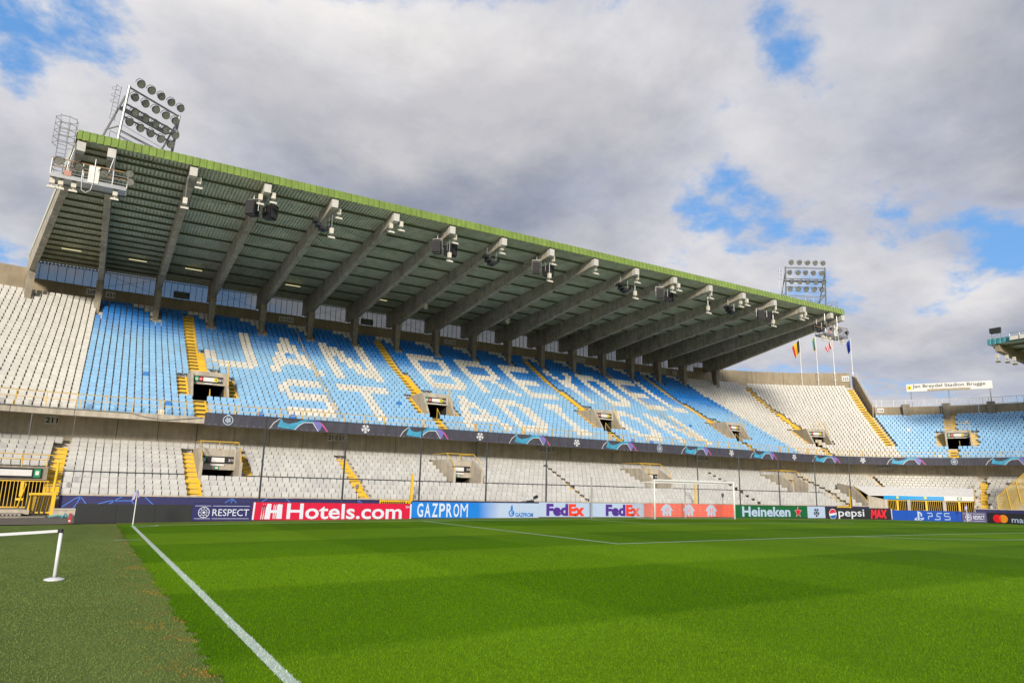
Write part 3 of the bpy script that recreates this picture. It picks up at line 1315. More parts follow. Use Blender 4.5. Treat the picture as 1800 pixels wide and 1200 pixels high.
# ---- lower tier -------------------------------------------------------------
lower = thing('lower_tier', 'lower seating tier with rows of pale grey seats behind the navy wall', 'grandstand', (34, 14.2, 0))
LO_STAIRS = [(14, 2), (37, 2), (78, 1), (122, 1)]
LO_VOM = [16, 55, 98, 140]
lcuts = [(X0 + c * SP, X0 + (c + 5) * SP) for c in LO_VOM]
lx = sorted([X0, CR] + [v for ab in lcuts for v in ab])
lst = [('S', x) for x in lx]
terrace('terrace', lst, lambda i: range(0, 11), loY, loZ, 0.74,
        lambda i, k: any(abs(lst[i][1] - a) < 1e-6 for a, b in lcuts) and 4 <= k <= 9, concrete_terrace, lower, 0.12)
terrace('terrace', LEFT_ARC, lambda i: range(5, 11), loY, loZ, 0.74, lambda i, k: False, concrete_terrace, lower, 0.12)
GA0, GA1 = R(13.0), R(62.5)      # the gate under the white canopy
terrace('terrace', [('R', a) for a in np.linspace(0, GA0, 5)], lambda i: range(0, 11), loY, loZ, 0.74, lambda i, k: False, concrete_terrace, lower, 0.12)
terrace('terrace', [('R', a) for a in np.linspace(GA0, GA1, 15)], lambda i: range(6, 11), loY, loZ, 0.74, lambda i, k: False, concrete_terrace, lower, 0.12)
terrace('terrace', [('R', a) for a in np.linspace(GA1, R(90), 9)], lambda i: range(0, 11), loY, loZ, 0.74, lambda i, k: False, concrete_terrace, lower, 0.12)
# level behind the top row
mb = MB()
for st in (LEFT_ARC, STRAIGHT, RIGHT_ARC, RIGHT_ARC2):
    sweep(mb, st, [(loY(10) + 0.12, loZ(11)), (23.0, loZ(11))], closed=False)
mb.build('top_walkway', concrete_terrace, lower)
# front wall
FW = [(14.0, -0.6), (14.0, 0.80), (14.2, 0.80), (14.2, -0.6)]
mb = MB()
sweep(mb, STRAIGHT, FW)
sweep(mb, [('R', a) for a in np.linspace(0, GA0, 4)], FW)
sweep(mb, [('R', a) for a in np.linspace(GA1, R(90), 6)], FW)
mb.face([(X0, y, z) for y, z in FW])
mb.build('front_wall', concrete_pale, lower)
mb = MB()
cop = [(13.93, 0.765), (13.93, 0.85), (14.27, 0.85), (14.27, 0.803), (14.2, 0.803), (14.0, 0.803)]
sweep(mb, STRAIGHT, cop)
sweep(mb, [('R', a) for a in np.linspace(0, GA0, 4)], cop)
sweep(mb, [('R', a) for a in np.linspace(GA1, R(90), 6)], cop)
mb.face([(X0, y, z) for y, z in cop])
mb.build('wall_coping', concrete_pale, lower)
# thin dark rail between row 4 and 5
mb = MB()
zr_ = loZ(4) + 0.36
segs = []
xa = X0
for c in LO_VOM:
    segs.append((xa, X0 + (c - 2 if c == 16 else c) * SP))
    xa = X0 + (c + 5.3) * SP
segs.append((xa, CR))
for a, b in segs:
    mb.box(a, b, loY(4) - 0.50, loY(4) - 0.44, zr_ - 0.07, zr_ + 0.02)
mb.build('divider_rail', pole_dark, lower)

lseats = []
LBLOCK = set()
for c, n in LO_STAIRS:
    for k in range(0, 10):
        LBLOCK |= {(c + d, k) for d in range(n)}
for k in range(0, 10):
    LBLOCK.add((15, k))
for c in LO_VOM:
    for k in range(4, 10):
        LBLOCK |= {(c + d, k) for d in range(-1, 6 if c > 16 else 7)}
for k in range(0, 11):
    Y, Z = loY(k), loZ(k)
    for c in range(NCOL):
        if (c, k) in LBLOCK:
            continue
        lseats.append(((X0 + (c + 0.5) * SP, Y, Z), 0.0, jit(PALE, 0.06)))
    rr = Y - CY
    for i in range(int(R(89) * rr / SP)):
        a = (i + 0.5) * SP / rr
        if GA0 - 0.02 < a < GA1 + 0.02 and k < 6:
            continue
        if abs(a - R(66)) * rr < 0.45 or (k < 9 and R(72) < a < R(82)) or abs(a - R(33)) * rr < 0.4 or abs(a - R(4.5)) * rr < 0.5:
            continue
        lseats.append((PT('R', a, Y, Z), -a, jit((0.50, 0.49, 0.45), 0.06)))
    for i in range(int(R(44) * rr / SP)):
        s = (i + 0.5) * SP
        if k < 5 or s < (0.95 if k < 10 else 0.7):
            continue
        lseats.append((PT('L', s / rr, Y, Z), s / rr, jit(PALE, 0.06)))
lay_seats(lseats, 'lo', lower)


def lower_stairs(side, a, dx, w, rows):
    st = bpy.data.objects.new('stairs', None)
    COL.objects.link(st)
    st.parent = lower
    st.matrix_parent_inverse = W(lower).inverted()
    for k in rows:
        add_step(st, side, a, dx, w, k, False, slot='worn')
    return st


for c, n in LO_STAIRS:
    lower_stairs('S', X0 + c * SP, n * SP / 2, n * SP - 0.04, range(0, 10))
lower_stairs('S', X0 + 22.6 * SP, 0, 0.5, range(4, 10))
lower_stairs('L', R(0.2), -0.46, 0.8, range(1, 10))
lower_stairs('R', R(66), 0, 0.7, range(0, 10))
lower_stairs('R', R(33), 0, 0.6, range(6, 10))
lower_stairs('R', R(4.5), 0, 0.8, range(0, 10))


def lower_vomitory(c, number):
    x0 = X0 + c * SP
    loc, rz = (x0, CY, 0), 0.0
    y0, y1 = loY(3) + 0.12 - CY, loY(9) + 0.12 - CY
    zf = loZ(3) - 1.2
    w = 5 * SP
    v = MB()
    zt = loZ(10) + 0.05
    for xa, xb in ((-0.16, 0.05), (w - 0.05, w + 0.16)):
        v.prism([(xa, y0 + 0.02, zf), (xa, y1 + 0.1, zf), (xa, y1 + 0.1, zt + 0.25), (xa, y0 + 1.9, zt + 0.25), (xa, y0 + 0.02, zt - 0.75)], (xb - xa, 0, 0))
    v.box(0.05, w - 0.05, y0 + 1.9, y0 + 2.15, loZ(4) + 0.75, zt + 0.25)
    v.box(0.05, w - 0.05, y0 + 2.15, y1 + 0.1, zt - 0.1, zt + 0.1)
    v.box(0.051, w - 0.051, y0 + 0.03, y1 + 3, zf - 0.1, zf + 0.02)
    o = v.build('vomitory', concrete_pale, lower, loc=loc)
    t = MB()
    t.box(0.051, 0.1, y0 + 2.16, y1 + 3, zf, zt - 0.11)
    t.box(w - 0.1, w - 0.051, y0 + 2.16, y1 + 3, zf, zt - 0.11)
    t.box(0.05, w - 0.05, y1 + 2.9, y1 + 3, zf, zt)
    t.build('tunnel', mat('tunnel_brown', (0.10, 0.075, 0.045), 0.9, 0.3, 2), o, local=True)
    sign_panel_parts(o, w * 0.88, 0.12, y0 + 1.89, loZ(4) + 1.2, number, reds=False)
    m_ = MB()
    m_.box(w * 0.32, w * 0.68, y0 + 1.80, y0 + 1.895, loZ(4) + 1.02, loZ(4) + 1.14)
    m_.build('lamp', white_paint, o, local=True)
    m_ = MB()
    m_.box(w * 0.42, w * 0.55, y0 + 1.85, y0 + 1.895, loZ(4) + 0.78, loZ(4) + 0.98)
    m_.build('exit_plate', mat('exit_green', (0.0, 0.26, 0.10), 0.5), o, local=True)
    m_ = MB()
    m_.box(w * 0.445, w * 0.525, y0 + 1.842, y0 + 1.849, loZ(4) + 0.82, loZ(4) + 0.94)
    m_.build('exit_symbol', white_paint, o, local=True)
    g = MB()
    for xx in (-0.05, w + 0.05):
        g.path([(xx, y0 + 0.1, zt - 0.72), (xx, y0 + 0.25, zt - 0.15), (xx, y0 + 1.7, zt + 0.75), (xx, y1, zt + 0.75)], 0.035)
    g.bar((-0.05, y0 + 1.7, zt + 0.75), (w + 0.05, y0 + 1.7, zt + 0.75), 0.035)
    g.bar((w / 2, y0 + 1.75, zt + 0.2), (w / 2, y0 + 1.75, zt + 0.75), 0.03)
    g.build('guard_rail', yellow_rail, o, local=True)


for c, n_ in zip(LO_VOM, ('211', '212', '213', '214')):
    lower_vomitory(c, n_)

# wall between the tiers, panel by panel
midwall = thing('tier_wall', 'beige concrete panel wall between the lower seats and the upper tier', 'wall', (34, 22.9, 4))
x = X0 - 0.0
k = 0
while x < CR - 0.2:
    x1 = min(CR, x + 2.69)
    wall_panel(midwall, 'S', x + 0.018, x1 - 0.018, 22.9 + 0.012 * (k % 3), 23.1, loZ(11) + 0.005, 7.25, concrete_wall, 2)
    x = x1
    k += 1
wall_panel(midwall, 'S', X0, CR, 22.99, 23.12, loZ(11), 7.2, slot_dark, 2, 'wall_backing')
for i in range(16):
    wall_panel(midwall, 'R', R(5.6 * i + 0.035), R(5.6 * (i + 1) - 0.035), 22.9, 23.1, loZ(11) + 0.005, 7.25, concrete_wall, 3)
for i in range(7):
    wall_panel(midwall, 'L', R(6.6 * i + 0.035), R(6.6 * (i + 1) - 0.035), 22.9, 23.1, loZ(11) + 0.005, 7.25, concrete_wall, 3)
wall_panel(midwall, 'R', 0, R(90), 22.99, 23.12, loZ(11), 7.2, slot_dark, 24, 'wall_backing')
# drain pipes
for xx in (4.75, 15.35, 28.9, 39.6, 47.7, 55.8):
    mb = MB()
    mb.bar((xx, 22.82, loZ(11)), (xx, 22.82, 6.9), 0.035, 6)
    mb.build('drain_pipe', galv, midwall)

# ------------------------------------------------------------------ roof
roof = thing('stand_roof', 'cantilever stand roof with lime green edge and concrete beams', 'roof', (34, 38.9, 17.8))
YF, YB = 14.25, 42.5


def zr(Y):
    return 23.15 + (22.0 - 23.15) * (Y - YF) / (YB - YF)


def beam(tip, col, wid=0.46):
    """tip / col: (x, y) of the front end and of the column"""
    t, c = Vector((*tip, 0)), Vector((*col, 0))
    d = (c - t).normalized()
    n = Vector((d.y, -d.x, 0)) * wid / 2
    L = (c - t).length
    ext = c + d * 3.2
    prof = []
    for p, zb in ((t + d * 0.1, 22.42), (t + d * (L - 0.3), 20.08), (ext, 20.3)):
        prof.append((p, zb, zr(p.y) - 0.006))
    mb = MB()
    for (p, b0, t0), (q, b1, t1) in zip(prof[:-1], prof[1:]):
        mb.hexa([p - n + Vector((0, 0, b0)), p + n + Vector((0, 0, b0)), q + n + Vector((0, 0, b1)), q - n + Vector((0, 0, b1)),
                 p - n + Vector((0, 0, t0)), p + n + Vector((0, 0, t0)), q + n + Vector((0, 0, t1)), q - n + Vector((0, 0, t1))])
    b = mb.build('beam', beam_mat, roof)
    mb = MB()
    n2 = n * 1.06
    p, q = t - d * 0.02, t + d * 0.45
    z0, z1 = 22.40, 23.02
    mb.hexa([p - n2 + Vector((0, 0, z0)), p + n2 + Vector((0, 0, z0)), q + n2 + Vector((0, 0, z0 - 0.045)), q - n2 + Vector((0, 0, z0 - 0.045)),
             p - n2 + Vector((0, 0, z1)), p + n2 + Vector((0, 0, z1)), q + n2 + Vector((0, 0, z1 - 0.02)), q - n2 + Vector((0, 0, z1 - 0.02))])
    mb.build('end_cap', mat('cap_white', (0.56, 0.55, 0.51), 0.55, 0.12, 4), b)
    mb = MB()
    m2 = n * (0.62 / wid)
    m1 = n * (0.44 / wid)
    zb = 17.0
    lo0, lo1 = c - d * 0.32, c + d * 0.4
    hi0, hi1 = c - d * 0.42, c + d * 0.9
    mb.hexa([lo0 - m1 + Vector((0, 0, zb)), lo0 + m1 + Vector((0, 0, zb)), lo1 + m1 + Vector((0, 0, zb)), lo1 - m1 + Vector((0, 0, zb)),
             hi0 - m2 + Vector((0, 0, 20.06)), hi0 + m2 + Vector((0, 0, 20.06)), hi1 + m2 + Vector((0, 0, 20.2)), hi1 - m2 + Vector((0, 0, 20.2))])
    mb.build('column', concrete, roof)


def conduit(tip, col):
    t, c = Vector((*tip, 0)), Vector((*col, 0))
    d = (c - t).normalized()
    n = Vector((d.y, -d.x, 0)) * 0.26
    mb = MB()
    mb.path([tuple(t + d * 0.5 + n + Vector((0, 0, 22.62))), tuple(t + d * 12 + n + Vector((0, 0, 21.75))), tuple(c - d * 0.6 + n + Vector((0, 0, 20.6)))], 0.028, 5)
    mb.build('conduit', galv, roof)


LINES = [((-5.0, 14.3), (-8.72, 38.9))] + [((x, 14.3), (x, 38.9)) for x in BX] + [((73.35, 14.3), (77.95, 38.9))]
for a, b in LINES:
    beam(a, b)
    conduit(a, b)
for i_, (ya, yb, dz) in enumerate(((16.2, 19.0, 0.5), (17.5, 17.0, 0.35), (21.0, 23.5, 0.45), (18.5, 16.5, 0.3))):
    for k_ in (0, 1, 3, 6, 9)[i_ % 2::2]:
        mb = MB()
        xa_, xb_ = BX[k_], BX[k_ + 1]
        mb.path([(xa_ + (xb_ - xa_) * f, ya + (yb - ya) * f, 22.4 - dz * math.sin(math.pi * f) - 0.1 * f) for f in np.linspace(0, 1, 9)], 0.014, 4)
        mb.build('hanging_cable', pole_dark, roof)


def along(line, Y):
    (x0, y0), (x1, y1) = line
    return x0 + (x1 - x0) * (Y - y0) / (y1 - y0)


purl_Y = [15.2, 16.1] + [17.5 + 1.45 * k for k in range(17)]
for i in range(len(LINES) - 1):
    A, B = LINES[i], LINES[i + 1]
    nr = 20
    mb = MB()
    ext = 0.25 if i == 0 else 0
    prf = [(0.0, 0.0), (0.55, 0.0), (0.62, 0.11), (0.93, 0.11), (1.0, 0.0)]
    for r in range(nr):
        for (u0, h0), (u1, h1) in zip(prf[:-1], prf[1:]):
            f0, f1 = (r + u0) / nr, (r + u1) / nr
            q = []
            for Y, f, h in ((YF + 0.02, f0, h0), (YF + 0.02, f1, h1), (YB, f1, h1), (YB, f0, h0)):
                xa, xb = along(A, Y), along(B, Y)
                q.append((xa + (xb - xa) * f, Y, zr(Y) + h))
            mb.face(q)
    mb.build('roof_sheet', sheet_green, roof)
    ys = purl_Y if i < 2 else purl_Y[1:2] + purl_Y[3::2]
    for Y in ys:
        xa, xb = along(A, Y) + 0.24, along(B, Y) - 0.24
        mb = MB()
        z = zr(Y)
        mb.hexa([(xa, Y - 0.06, z - 0.14), (xb, Y - 0.06, z - 0.14), (xb, Y + 0.06, z - 0.14), (xa, Y + 0.06, z - 0.14),
                 (xa, Y - 0.06, z - 0.004), (xb, Y - 0.06, z - 0.004), (xb, Y + 0.06, z - 0.004), (xa, Y + 0.06, z - 0.004)])
        mb.build('purlin', purlin_mat, roof)
    # lime fascia
    xa, xb = A[0][0], B[0][0]
    if i == 0:
        xa -= 0.3
    if i == len(LINES) - 2:
        xb += 0.35
    nf = max(2, int(round((xb - xa) / 0.45)))
    mb = MB()
    pf = [(0.0, 0.0), (0.12, -0.06), (0.62, -0.06), (0.74, 0.0), (1.0, 0.0)]
    for r in range(nf):
        for (u0, h0), (u1, h1) in zip(pf[:-1], pf[1:]):
            a0, a1 = xa + (xb - xa) * (r + u0) / nf, xa + (xb - xa) * (r + u1) / nf
            mb.face([(a0, YF + h0 - 0.02, 23.12), (a1, YF + h1 - 0.02, 23.12), (a1, YF + h1 + 0.10, 23.80), (a0, YF + h0 + 0.10, 23.80)])
            mb.face([(a0, YF + h0 + 0.10, 23.80), (a1, YF + h1 + 0.10, 23.80), (a1, YF + 0.6, 23.86), (a0, YF + 0.6, 23.86)])
    mb.build('fascia_sheet', lime, roof)
    # translucent strip above the back wall
    pm = 8
    xa, xb = along(A, 42.4) + 0.1, along(B, 42.4) - 0.1
    for r in range(pm):
        a0, a1 = xa + (xb - xa) * (r + 0.03) / pm, xa + (xb - xa) * (r + 0.97) / pm
        mb = MB()
        mb.box(a0, a1, 42.40, 42.42, 20.30, 22.0)
        mb.build('translucent_panel', panel_mat, roof)
    mb = MB()
    for r in range(pm + 1):
        xx = xa + (xb - xa) * r / pm
        mb.box(xx - 0.022, xx + 0.022, 42.35, 42.395, 20.29, 22.0)
    mb.box(xa, xb, 42.36, 42.394, 21.92, 22.0)
    if i % 2:
        mb.bar((xa, 42.3, 20.4), (xb, 42.3, 21.9), 0.012, 4)
        mb.bar((xb, 42.3, 20.4), (xa, 42.3, 21.9), 0.012, 4)
    mb.build('panel_frame', pole_dark, roof)
# top skin of the roof
mb = MB()
pts = []
for ln, e in ((LINES[0], -0.3), (LINES[-1], 0.35)):
    pts.append(((along(ln, YF + 0.6) + e), (along(ln, YB) + e)))
mb.face([(pts[0][0], YF + 0.6, 23.86), (pts[1][0], YF + 0.6, 23.86), (pts[1][1], YB + 0.3, 22.45), (pts[0][1], YB + 0.3, 22.45)])
for e in (0, 1):
    mb.face([(pts[e][0], YF + 0.6, 23.86), (pts[e][1], YB + 0.3, 22.45), (pts[e][1], YB + 0.3, 22.0), (pts[e][0], YF + 0.6, 23.1)])
mb.build('roof_skin', sheet_green, roof)
# lit tube lamps near the back
tm = MB()
tm.box(-0.75, 0.75, -0.035, 0.035, -0.045, 0.0)
tube_me = tm.mesh('tube_lamp', tubelight)
for xx in (-5.8, -0.5, 4.3, 13.8, 23.3):
    tl = link('tube_lamp', tube_me, roof, loc=(xx, 36.0, 21.92))

# ------------------------------------------------------------------ lighting and sound gear under the roof
def floodlight_proto():
    o = thing('floodlight', 'x', 'floodlight')
    mb = MB()
    mb.box(-0.14, 0.14, -0.12, 0.12, 0.28, 0.72)
    mb.build('ballast_box', cream_box, o, local=True)
    mb = MB()
    mb.bar((0, 0, 0.3), (0, 0, 0.05), 0.025)
    mb.path([(-0.26, 0, 0.12), (-0.26, 0, 0.02), (0.26, 0, 0.02), (0.26, 0, 0.12)], 0.02)
    mb.build('bracket', galv, o, local=True)
    mb = MB()
    mb.hexa([(-0.28, -0.28, -0.16), (0.28, -0.28, -0.16), (0.22, 0.16, 0.0), (-0.22, 0.16, 0.0),
             (-0.2, -0.2, 0.0), (0.2, -0.2, 0.0), (0.18, 0.12, 0.1), (-0.18, 0.12, 0.1)])
    mb.build('lamp_head', cream_box, o, local=True)
    return o


def speaker_proto():
    o = thing('loudspeaker', 'x', 'speaker')
    mb = MB()
    w, d, h = 0.36, 0.42, 0.55
    mb.hexa([(-w, -d, -h), (w, -d, -h), (w * 0.8, d, -h * 0.75), (-w * 0.8, d, -h * 0.75),
             (-w, -d - 0.1, h), (w, -d - 0.1, h), (w * 0.8, d, h * 0.8), (-w * 0.8, d, h * 0.8)])
    mb.build('cabinet', black, o, local=True)
    mb = MB()
    mb.box(-w * 0.9, w * 0.9, -d - 0.13, -d - 0.105, -h * 0.85, h * 0.85)
    mb.build('grille', mat('speaker_grille', (0.03, 0.03, 0.033), 0.85), o, local=True)
    mb = MB()
    mb.path([(-w - 0.05, 0, -0.1), (-w - 0.05, 0, h + 0.3), (w + 0.05, 0, h + 0.3), (w + 0.05, 0, -0.1)], 0.03)
    mb.bar((0, 0, h + 0.3), (0, 0, h + 0.75), 0.03)
    mb.build('yoke', galv, o, local=True)
    return o


def array_proto():
    o = thing('line_array', 'x', 'speaker')
    for i in range(6):
        a = i / 5.0
        an = R(80 - 85 * a)
        cx_, cz_ = -0.75 + 1.2 * a, 0.25 - 0.62 * math.sin(math.pi * (0.1 + 0.75 * a)) ** 1.2 + 0.15 * (1 - a)
        mb = MB()
        c, s = math.cos(an), math.sin(an)
        pts = []
        for (u, v) in ((-0.16, -0.13), (0.16, -0.13), (0.12, 0.13), (-0.12, 0.13)):
            pts.append((cx_ + u * s + v * c * 0.0 + u * 0.3, -0.35, cz_ + v))
        mb.prism(pts, (0, 0.7, 0))
        mb.build('cabinet', black, o, local=True)
    mb = MB()
    mb.bar((-0.6, 0, 0.2), (-0.6, 0, 1.1), 0.02)
    mb.bar((0.3, 0, -0.1), (0.3, 0, 1.1), 0.02)
    mb.bar((-0.7, 0, 0.12), (0.55, 0, -0.18), 0.04)
    mb.build('rigging', galv, o, local=True)
    return o


fl0, sp0, ar0 = floodlight_proto(), speaker_proto(), array_proto()
used = {}
ORD = ['first', 'second', 'third', 'fourth', 'fifth', 'sixth', 'seventh', 'eighth', 'ninth', 'tenth', 'eleventh', 'twelfth', 'thirteenth',
       'fourteenth', 'fifteenth', 'sixteenth', 'seventeenth', 'eighteenth', 'nineteenth', 'twentieth', 'twenty-first', 'twenty-second',
       'twenty-third', 'twenty-fourth', 'twenty-fifth', 'twenty-sixth', 'twenty-seventh']


def put(proto, loc, label, group, rz=0.0):
    o = proto if proto.name not in used else copy_tree(proto)
    used[proto.name] = 1
    o.location = loc
    o.rotation_euler = (0, 0, rz)
    o['label'] = label
    o['group'] = group
    return o


NAMES = 'BCDEFGHIJKLMNOPQ'


def beamword(k):
    return ORD[k] + ' beam from the left of the lime roof edge'


short = {'C': [0.45], 'D': [-0.35, 0.5], 'E': [0.5], 'F': [-0.2, 0.55], 'G': [0.5], 'H': [0.1], 'I': [0.5], 'J': [0.35], 'K': [0.5],
         'L': [0.15, 0.75], 'M': [0.55], 'N': [0.1, 0.8], 'O': [0.7], 'P': [0.2, 0.6]}
for n_, offs in short.items():
    k = NAMES.index(n_)
    for j, d in enumerate(offs):
        lab = 'cream floodlight at tip of ' + ORD[k + 1] + ' roof beam from left' + ('' if len(offs) == 1 else (', left of pair' if j == 0 else ', right of pair'))
        put(fl0, (BX[k] + d, 14.9 - 0.25 * j, 21.85 - (0.2 if j == 0 and len(offs) > 1 else 0)), lab, 'floodlights under the roof edge')
hang = {'C': -0.25, 'E': 0.15, 'G': 0.25, 'I': 0.4, 'K': 0.55, 'M': 0.55, 'O': 0.75}
for n_, d in hang.items():
    k = NAMES.index(n_)
    o = put(fl0, (BX[k] + d, 15.3, 20.35), 'cream floodlight on long drop pole at ' + ORD[k + 1] + ' roof beam from left', 'floodlights on drop poles')
    mb = MB()
    mb.bar((0, 0, 0.7), (0, 0, 2.35), 0.045)
    p = mb.build('drop_pole', galv, o, local=True)
for n_ in 'DGILO':
    k = NAMES.index(n_)
    for j, d in enumerate((-0.62, 0.55)):
        put(sp0, (BX[k] + d, 15.9, 21.45 + 0.0 * j), ('left' if j == 0 else 'right') + ' of two black loudspeakers below ' + ORD[k + 1] + ' roof beam from left',
            'loudspeakers hung under the roof', rz=R(-38 if j == 0 else 32))
for n_ in 'EHKNQ':
    k = NAMES.index(n_)
    put(ar0, (BX[k] - 0.25, 15.8, 21.35), 'curved black line array speaker below ' + ORD[k + 1] + ' roof beam from left', 'line arrays hung under the roof')

# small brackets with lamps deep under the roof
for (xx, Y, lab) in ((26.2, 30.0, 'small grey lamp on a bracket frame deep under the roof, left one'), (36.4, 30.5, 'small cream lamp on a drop rod deep under the roof, right one')):
    o = thing('bracket_lamp', lab, 'lamp', (xx, Y, 20.2), group='lamps deep under the roof')
    mb = MB()
    mb.bar((0, 0, 0.3), (0, 0, 1.3), 0.03)
    mb.path([(-0.7, 0, 0.2), (0.6, 0, 0.6), (0.6, 0, 0.95), (0.1, 0, 0.75)], 0.03)
    mb.build('frame', galv, o, local=True)
    mb = MB()
    mb.box(-0.15, 0.15, -0.12, 0.12, -0.2, 0.35)
    mb.box(-0.3, -0.16, -0.1, 0.1, -0.05, 0.12)
    mb.build('lamp_head', cream_box, o, local=True)
for j, (xx, Y) in enumerate(((31.6, 27.5), (41.5, 28.0), (7.5, 35))):
    mb = MB()
    mb.bar((0, 0, 0), (0, 0, 1.3), 0.04)
    o = mb.build('drop_rod', galv, None, loc=(xx, Y, 20.0 if j < 2 else 20.4))
    tag(o, ['plain grey rod hanging from the middle of the roof', 'plain grey rod hanging right of the middle of the roof', 'short grey rod hanging near the left stairs'][j], 'rod', 'rods hanging from the roof')


# floodlight masts on the roof --------------------------------------------------
def lamp_meshes():
    b = MB()
    n = 12
    rs = [(0.0, 0.34), (0.05, 0.36), (0.25, 0.30), (0.42, 0.15), (0.55, 0.12)]
    for (y0, r0), (y1, r1) in zip(rs[:-1], rs[1:]):
        b.bar((0, y0, 0), (0, y1, 0), r0, n, r2=r1, caps=False)
    b.face([(0.12 * math.cos(t), 0.55, 0.12 * math.sin(t)) for t in np.linspace(0, 2 * math.pi, n, endpoint=False)])
    g = MB()
    g.face([(0.335 * math.cos(t), 0.03, 0.335 * math.sin(t)) for t in np.linspace(2 * math.pi, 0, 16, endpoint=False)])
    y = MB()
    y.path([(0, 0.25, 0.42), (-0.25, 0.25, 0.38), (-0.41, 0.25, 0.15), (-0.41, 0.25, -0.05)], 0.025)
    y.path([(0, 0.25, 0.42), (0.25, 0.25, 0.38), (0.41, 0.25, 0.15), (0.41, 0.25, -0.05)], 0.025)
    return b.mesh('lamp_body', lamp_body), g.mesh('lamp_lens', lamp_glass), y.mesh('lamp_yoke', lamp_body)


LB, LG, LY = lamp_meshes()


def mast(label, base, rz, w=4.2, h=4.6):
    """rack of twenty lamps; local x across, front is -y"""
    o = thing('floodlight_mast', label, 'floodlight', base, rz, 'floodlight masts on the roof')
    tilt = -0.10
    fr = MB()
    z0 = 0.2
    for x in (0, w):
        fr.bar((x, 0, 0), (x, tilt * h, h), 0.10, 6)
        fr.bar((x, 2.6, 0), (x, tilt * h + 0.25, h * 0.86), 0.07, 6)
        fr.bar((x, 2.6, 0), (x, 0, 0.1), 0.06, 6)
        fr.bar((x, 1.35, h * 0.42), (x, tilt * h * 0.42, h * 0.42), 0.05, 6)
    for f in (0.2, 0.36, 0.56, 0.74, 0.98):
        fr.bar((0, tilt * h * f, h * f), (w, tilt * h * f, h * f), 0.07 if f > 0.5 else 0.05, 6)
    fr.bar((0, tilt * h * 0.2, h * 0.2), (w * 0.3, 1.0, h * 0.2), 0.05)
    fr.bar((w, tilt * h * 0.4, h * 0.4), (w * 0.72, 1.2, h * 0.12), 0.06)
    fr.build('frame', galv, o, local=True)
    pl = MB()
    pl.box(0.1, w - 0.1, 0.15, 0.95, h * 0.21, h * 0.21 + 0.05)
    wk = mat('walkway_grid', (0.20, 0.21, 0.22), 0.6, 0.15, 6, metal=0.4)
    pl.build('walkway', wk, o, local=True)
    pl = MB()
    pl.box(0.1, w - 0.1, 0.05, 0.6, h * 0.72, h * 0.72 + 0.05)
    pl.build('walkway', mat('walkway_grid', (0.20, 0.21, 0.22), 0.6, 0.15, 6, metal=0.4), o, local=True)
    rl = MB()
    for dz in (0.5, 1.0):
        rl.bar((0.1, 0.95, h * 0.21 + dz), (w - 0.1, 0.95, h * 0.21 + dz), 0.02, 5)
        rl.bar((0.1, -0.15, h * 0.21 + dz * 0.7), (w - 0.1, -0.15, h * 0.21 + dz * 0.7), 0.02, 5)
    for f in np.linspace(0, 1, 6):
        rl.bar((0.1 + f * (w - 0.2), 0.95, h * 0.21), (0.1 + f * (w - 0.2), 0.95, h * 0.21 + 1.0), 0.02, 5)
    # ladder with hoops on the left leg
    for dx in (-0.12, -0.48):
        rl.bar((dx, 0.35, h * 0.5), (dx, 0.1, h), 0.018, 5)
    for f in np.linspace(0.5, 0.98, 9):
        rl.bar((-0.12, 0.35 - 0.25 * f, h * f), (-0.48, 0.35 - 0.25 * f, h * f), 0.013, 4)
    for f in (0.78, 0.87, 0.97):
        rl.path([(-0.12, 0.2, h * f), (-0.12, 0.6, h * f), (-0.3, 0.72, h * f), (-0.48, 0.6, h * f), (-0.48, 0.2, h * f)], 0.013, 4)
    for f in np.linspace(0.02, 0.3, 4):
        rl.bar((w * 0.12, 0.3, h * (0.2 + f)), (w * 0.88, 0.3, h * (0.2 + f * 0.9)), 0.018, 4)
    rl.bar((0.0, -0.02, h * 0.02), (w * 0.5, -0.1, h * 0.34), 0.03, 5)
    rl.bar((w, -0.02, h * 0.02), (w * 0.5, -0.1, h * 0.34), 0.03, 5)
    rl.build('ladder_rail', galv, o, local=True)
    for r, f in enumerate((0.48, 0.64, 0.84, 1.06)):
        for c in range(5):
            lx_ = w * (0.10 + 0.20 * c) + (0.12 if r % 2 else -0.1)
            k = bpy.data.objects.new('lamp', LB)
            COL.objects.link(k)
            k.parent = o
            k.location = (lx_, tilt * h * f - 0.45, h * f)
            k.scale = (0.82,) * 3
            k.rotation_euler = (R(28 + random.uniform(-5, 5)), 0, R(random.uniform(-14, 14)))
            for nm, me in (('lens', LG), ('yoke', LY)):
                link(nm, me, k, local=True)
    return o


mast('grey floodlight mast of twenty round lamps on the left end of the roof', (-3.2, 17.0, 23.75), R(36), w=4.3, h=5.2)
mast('grey floodlight mast of twenty round lamps on the far right end of the roof', (69.2, 19.0, 23.75), R(-30), w=4.9, h=5.7)


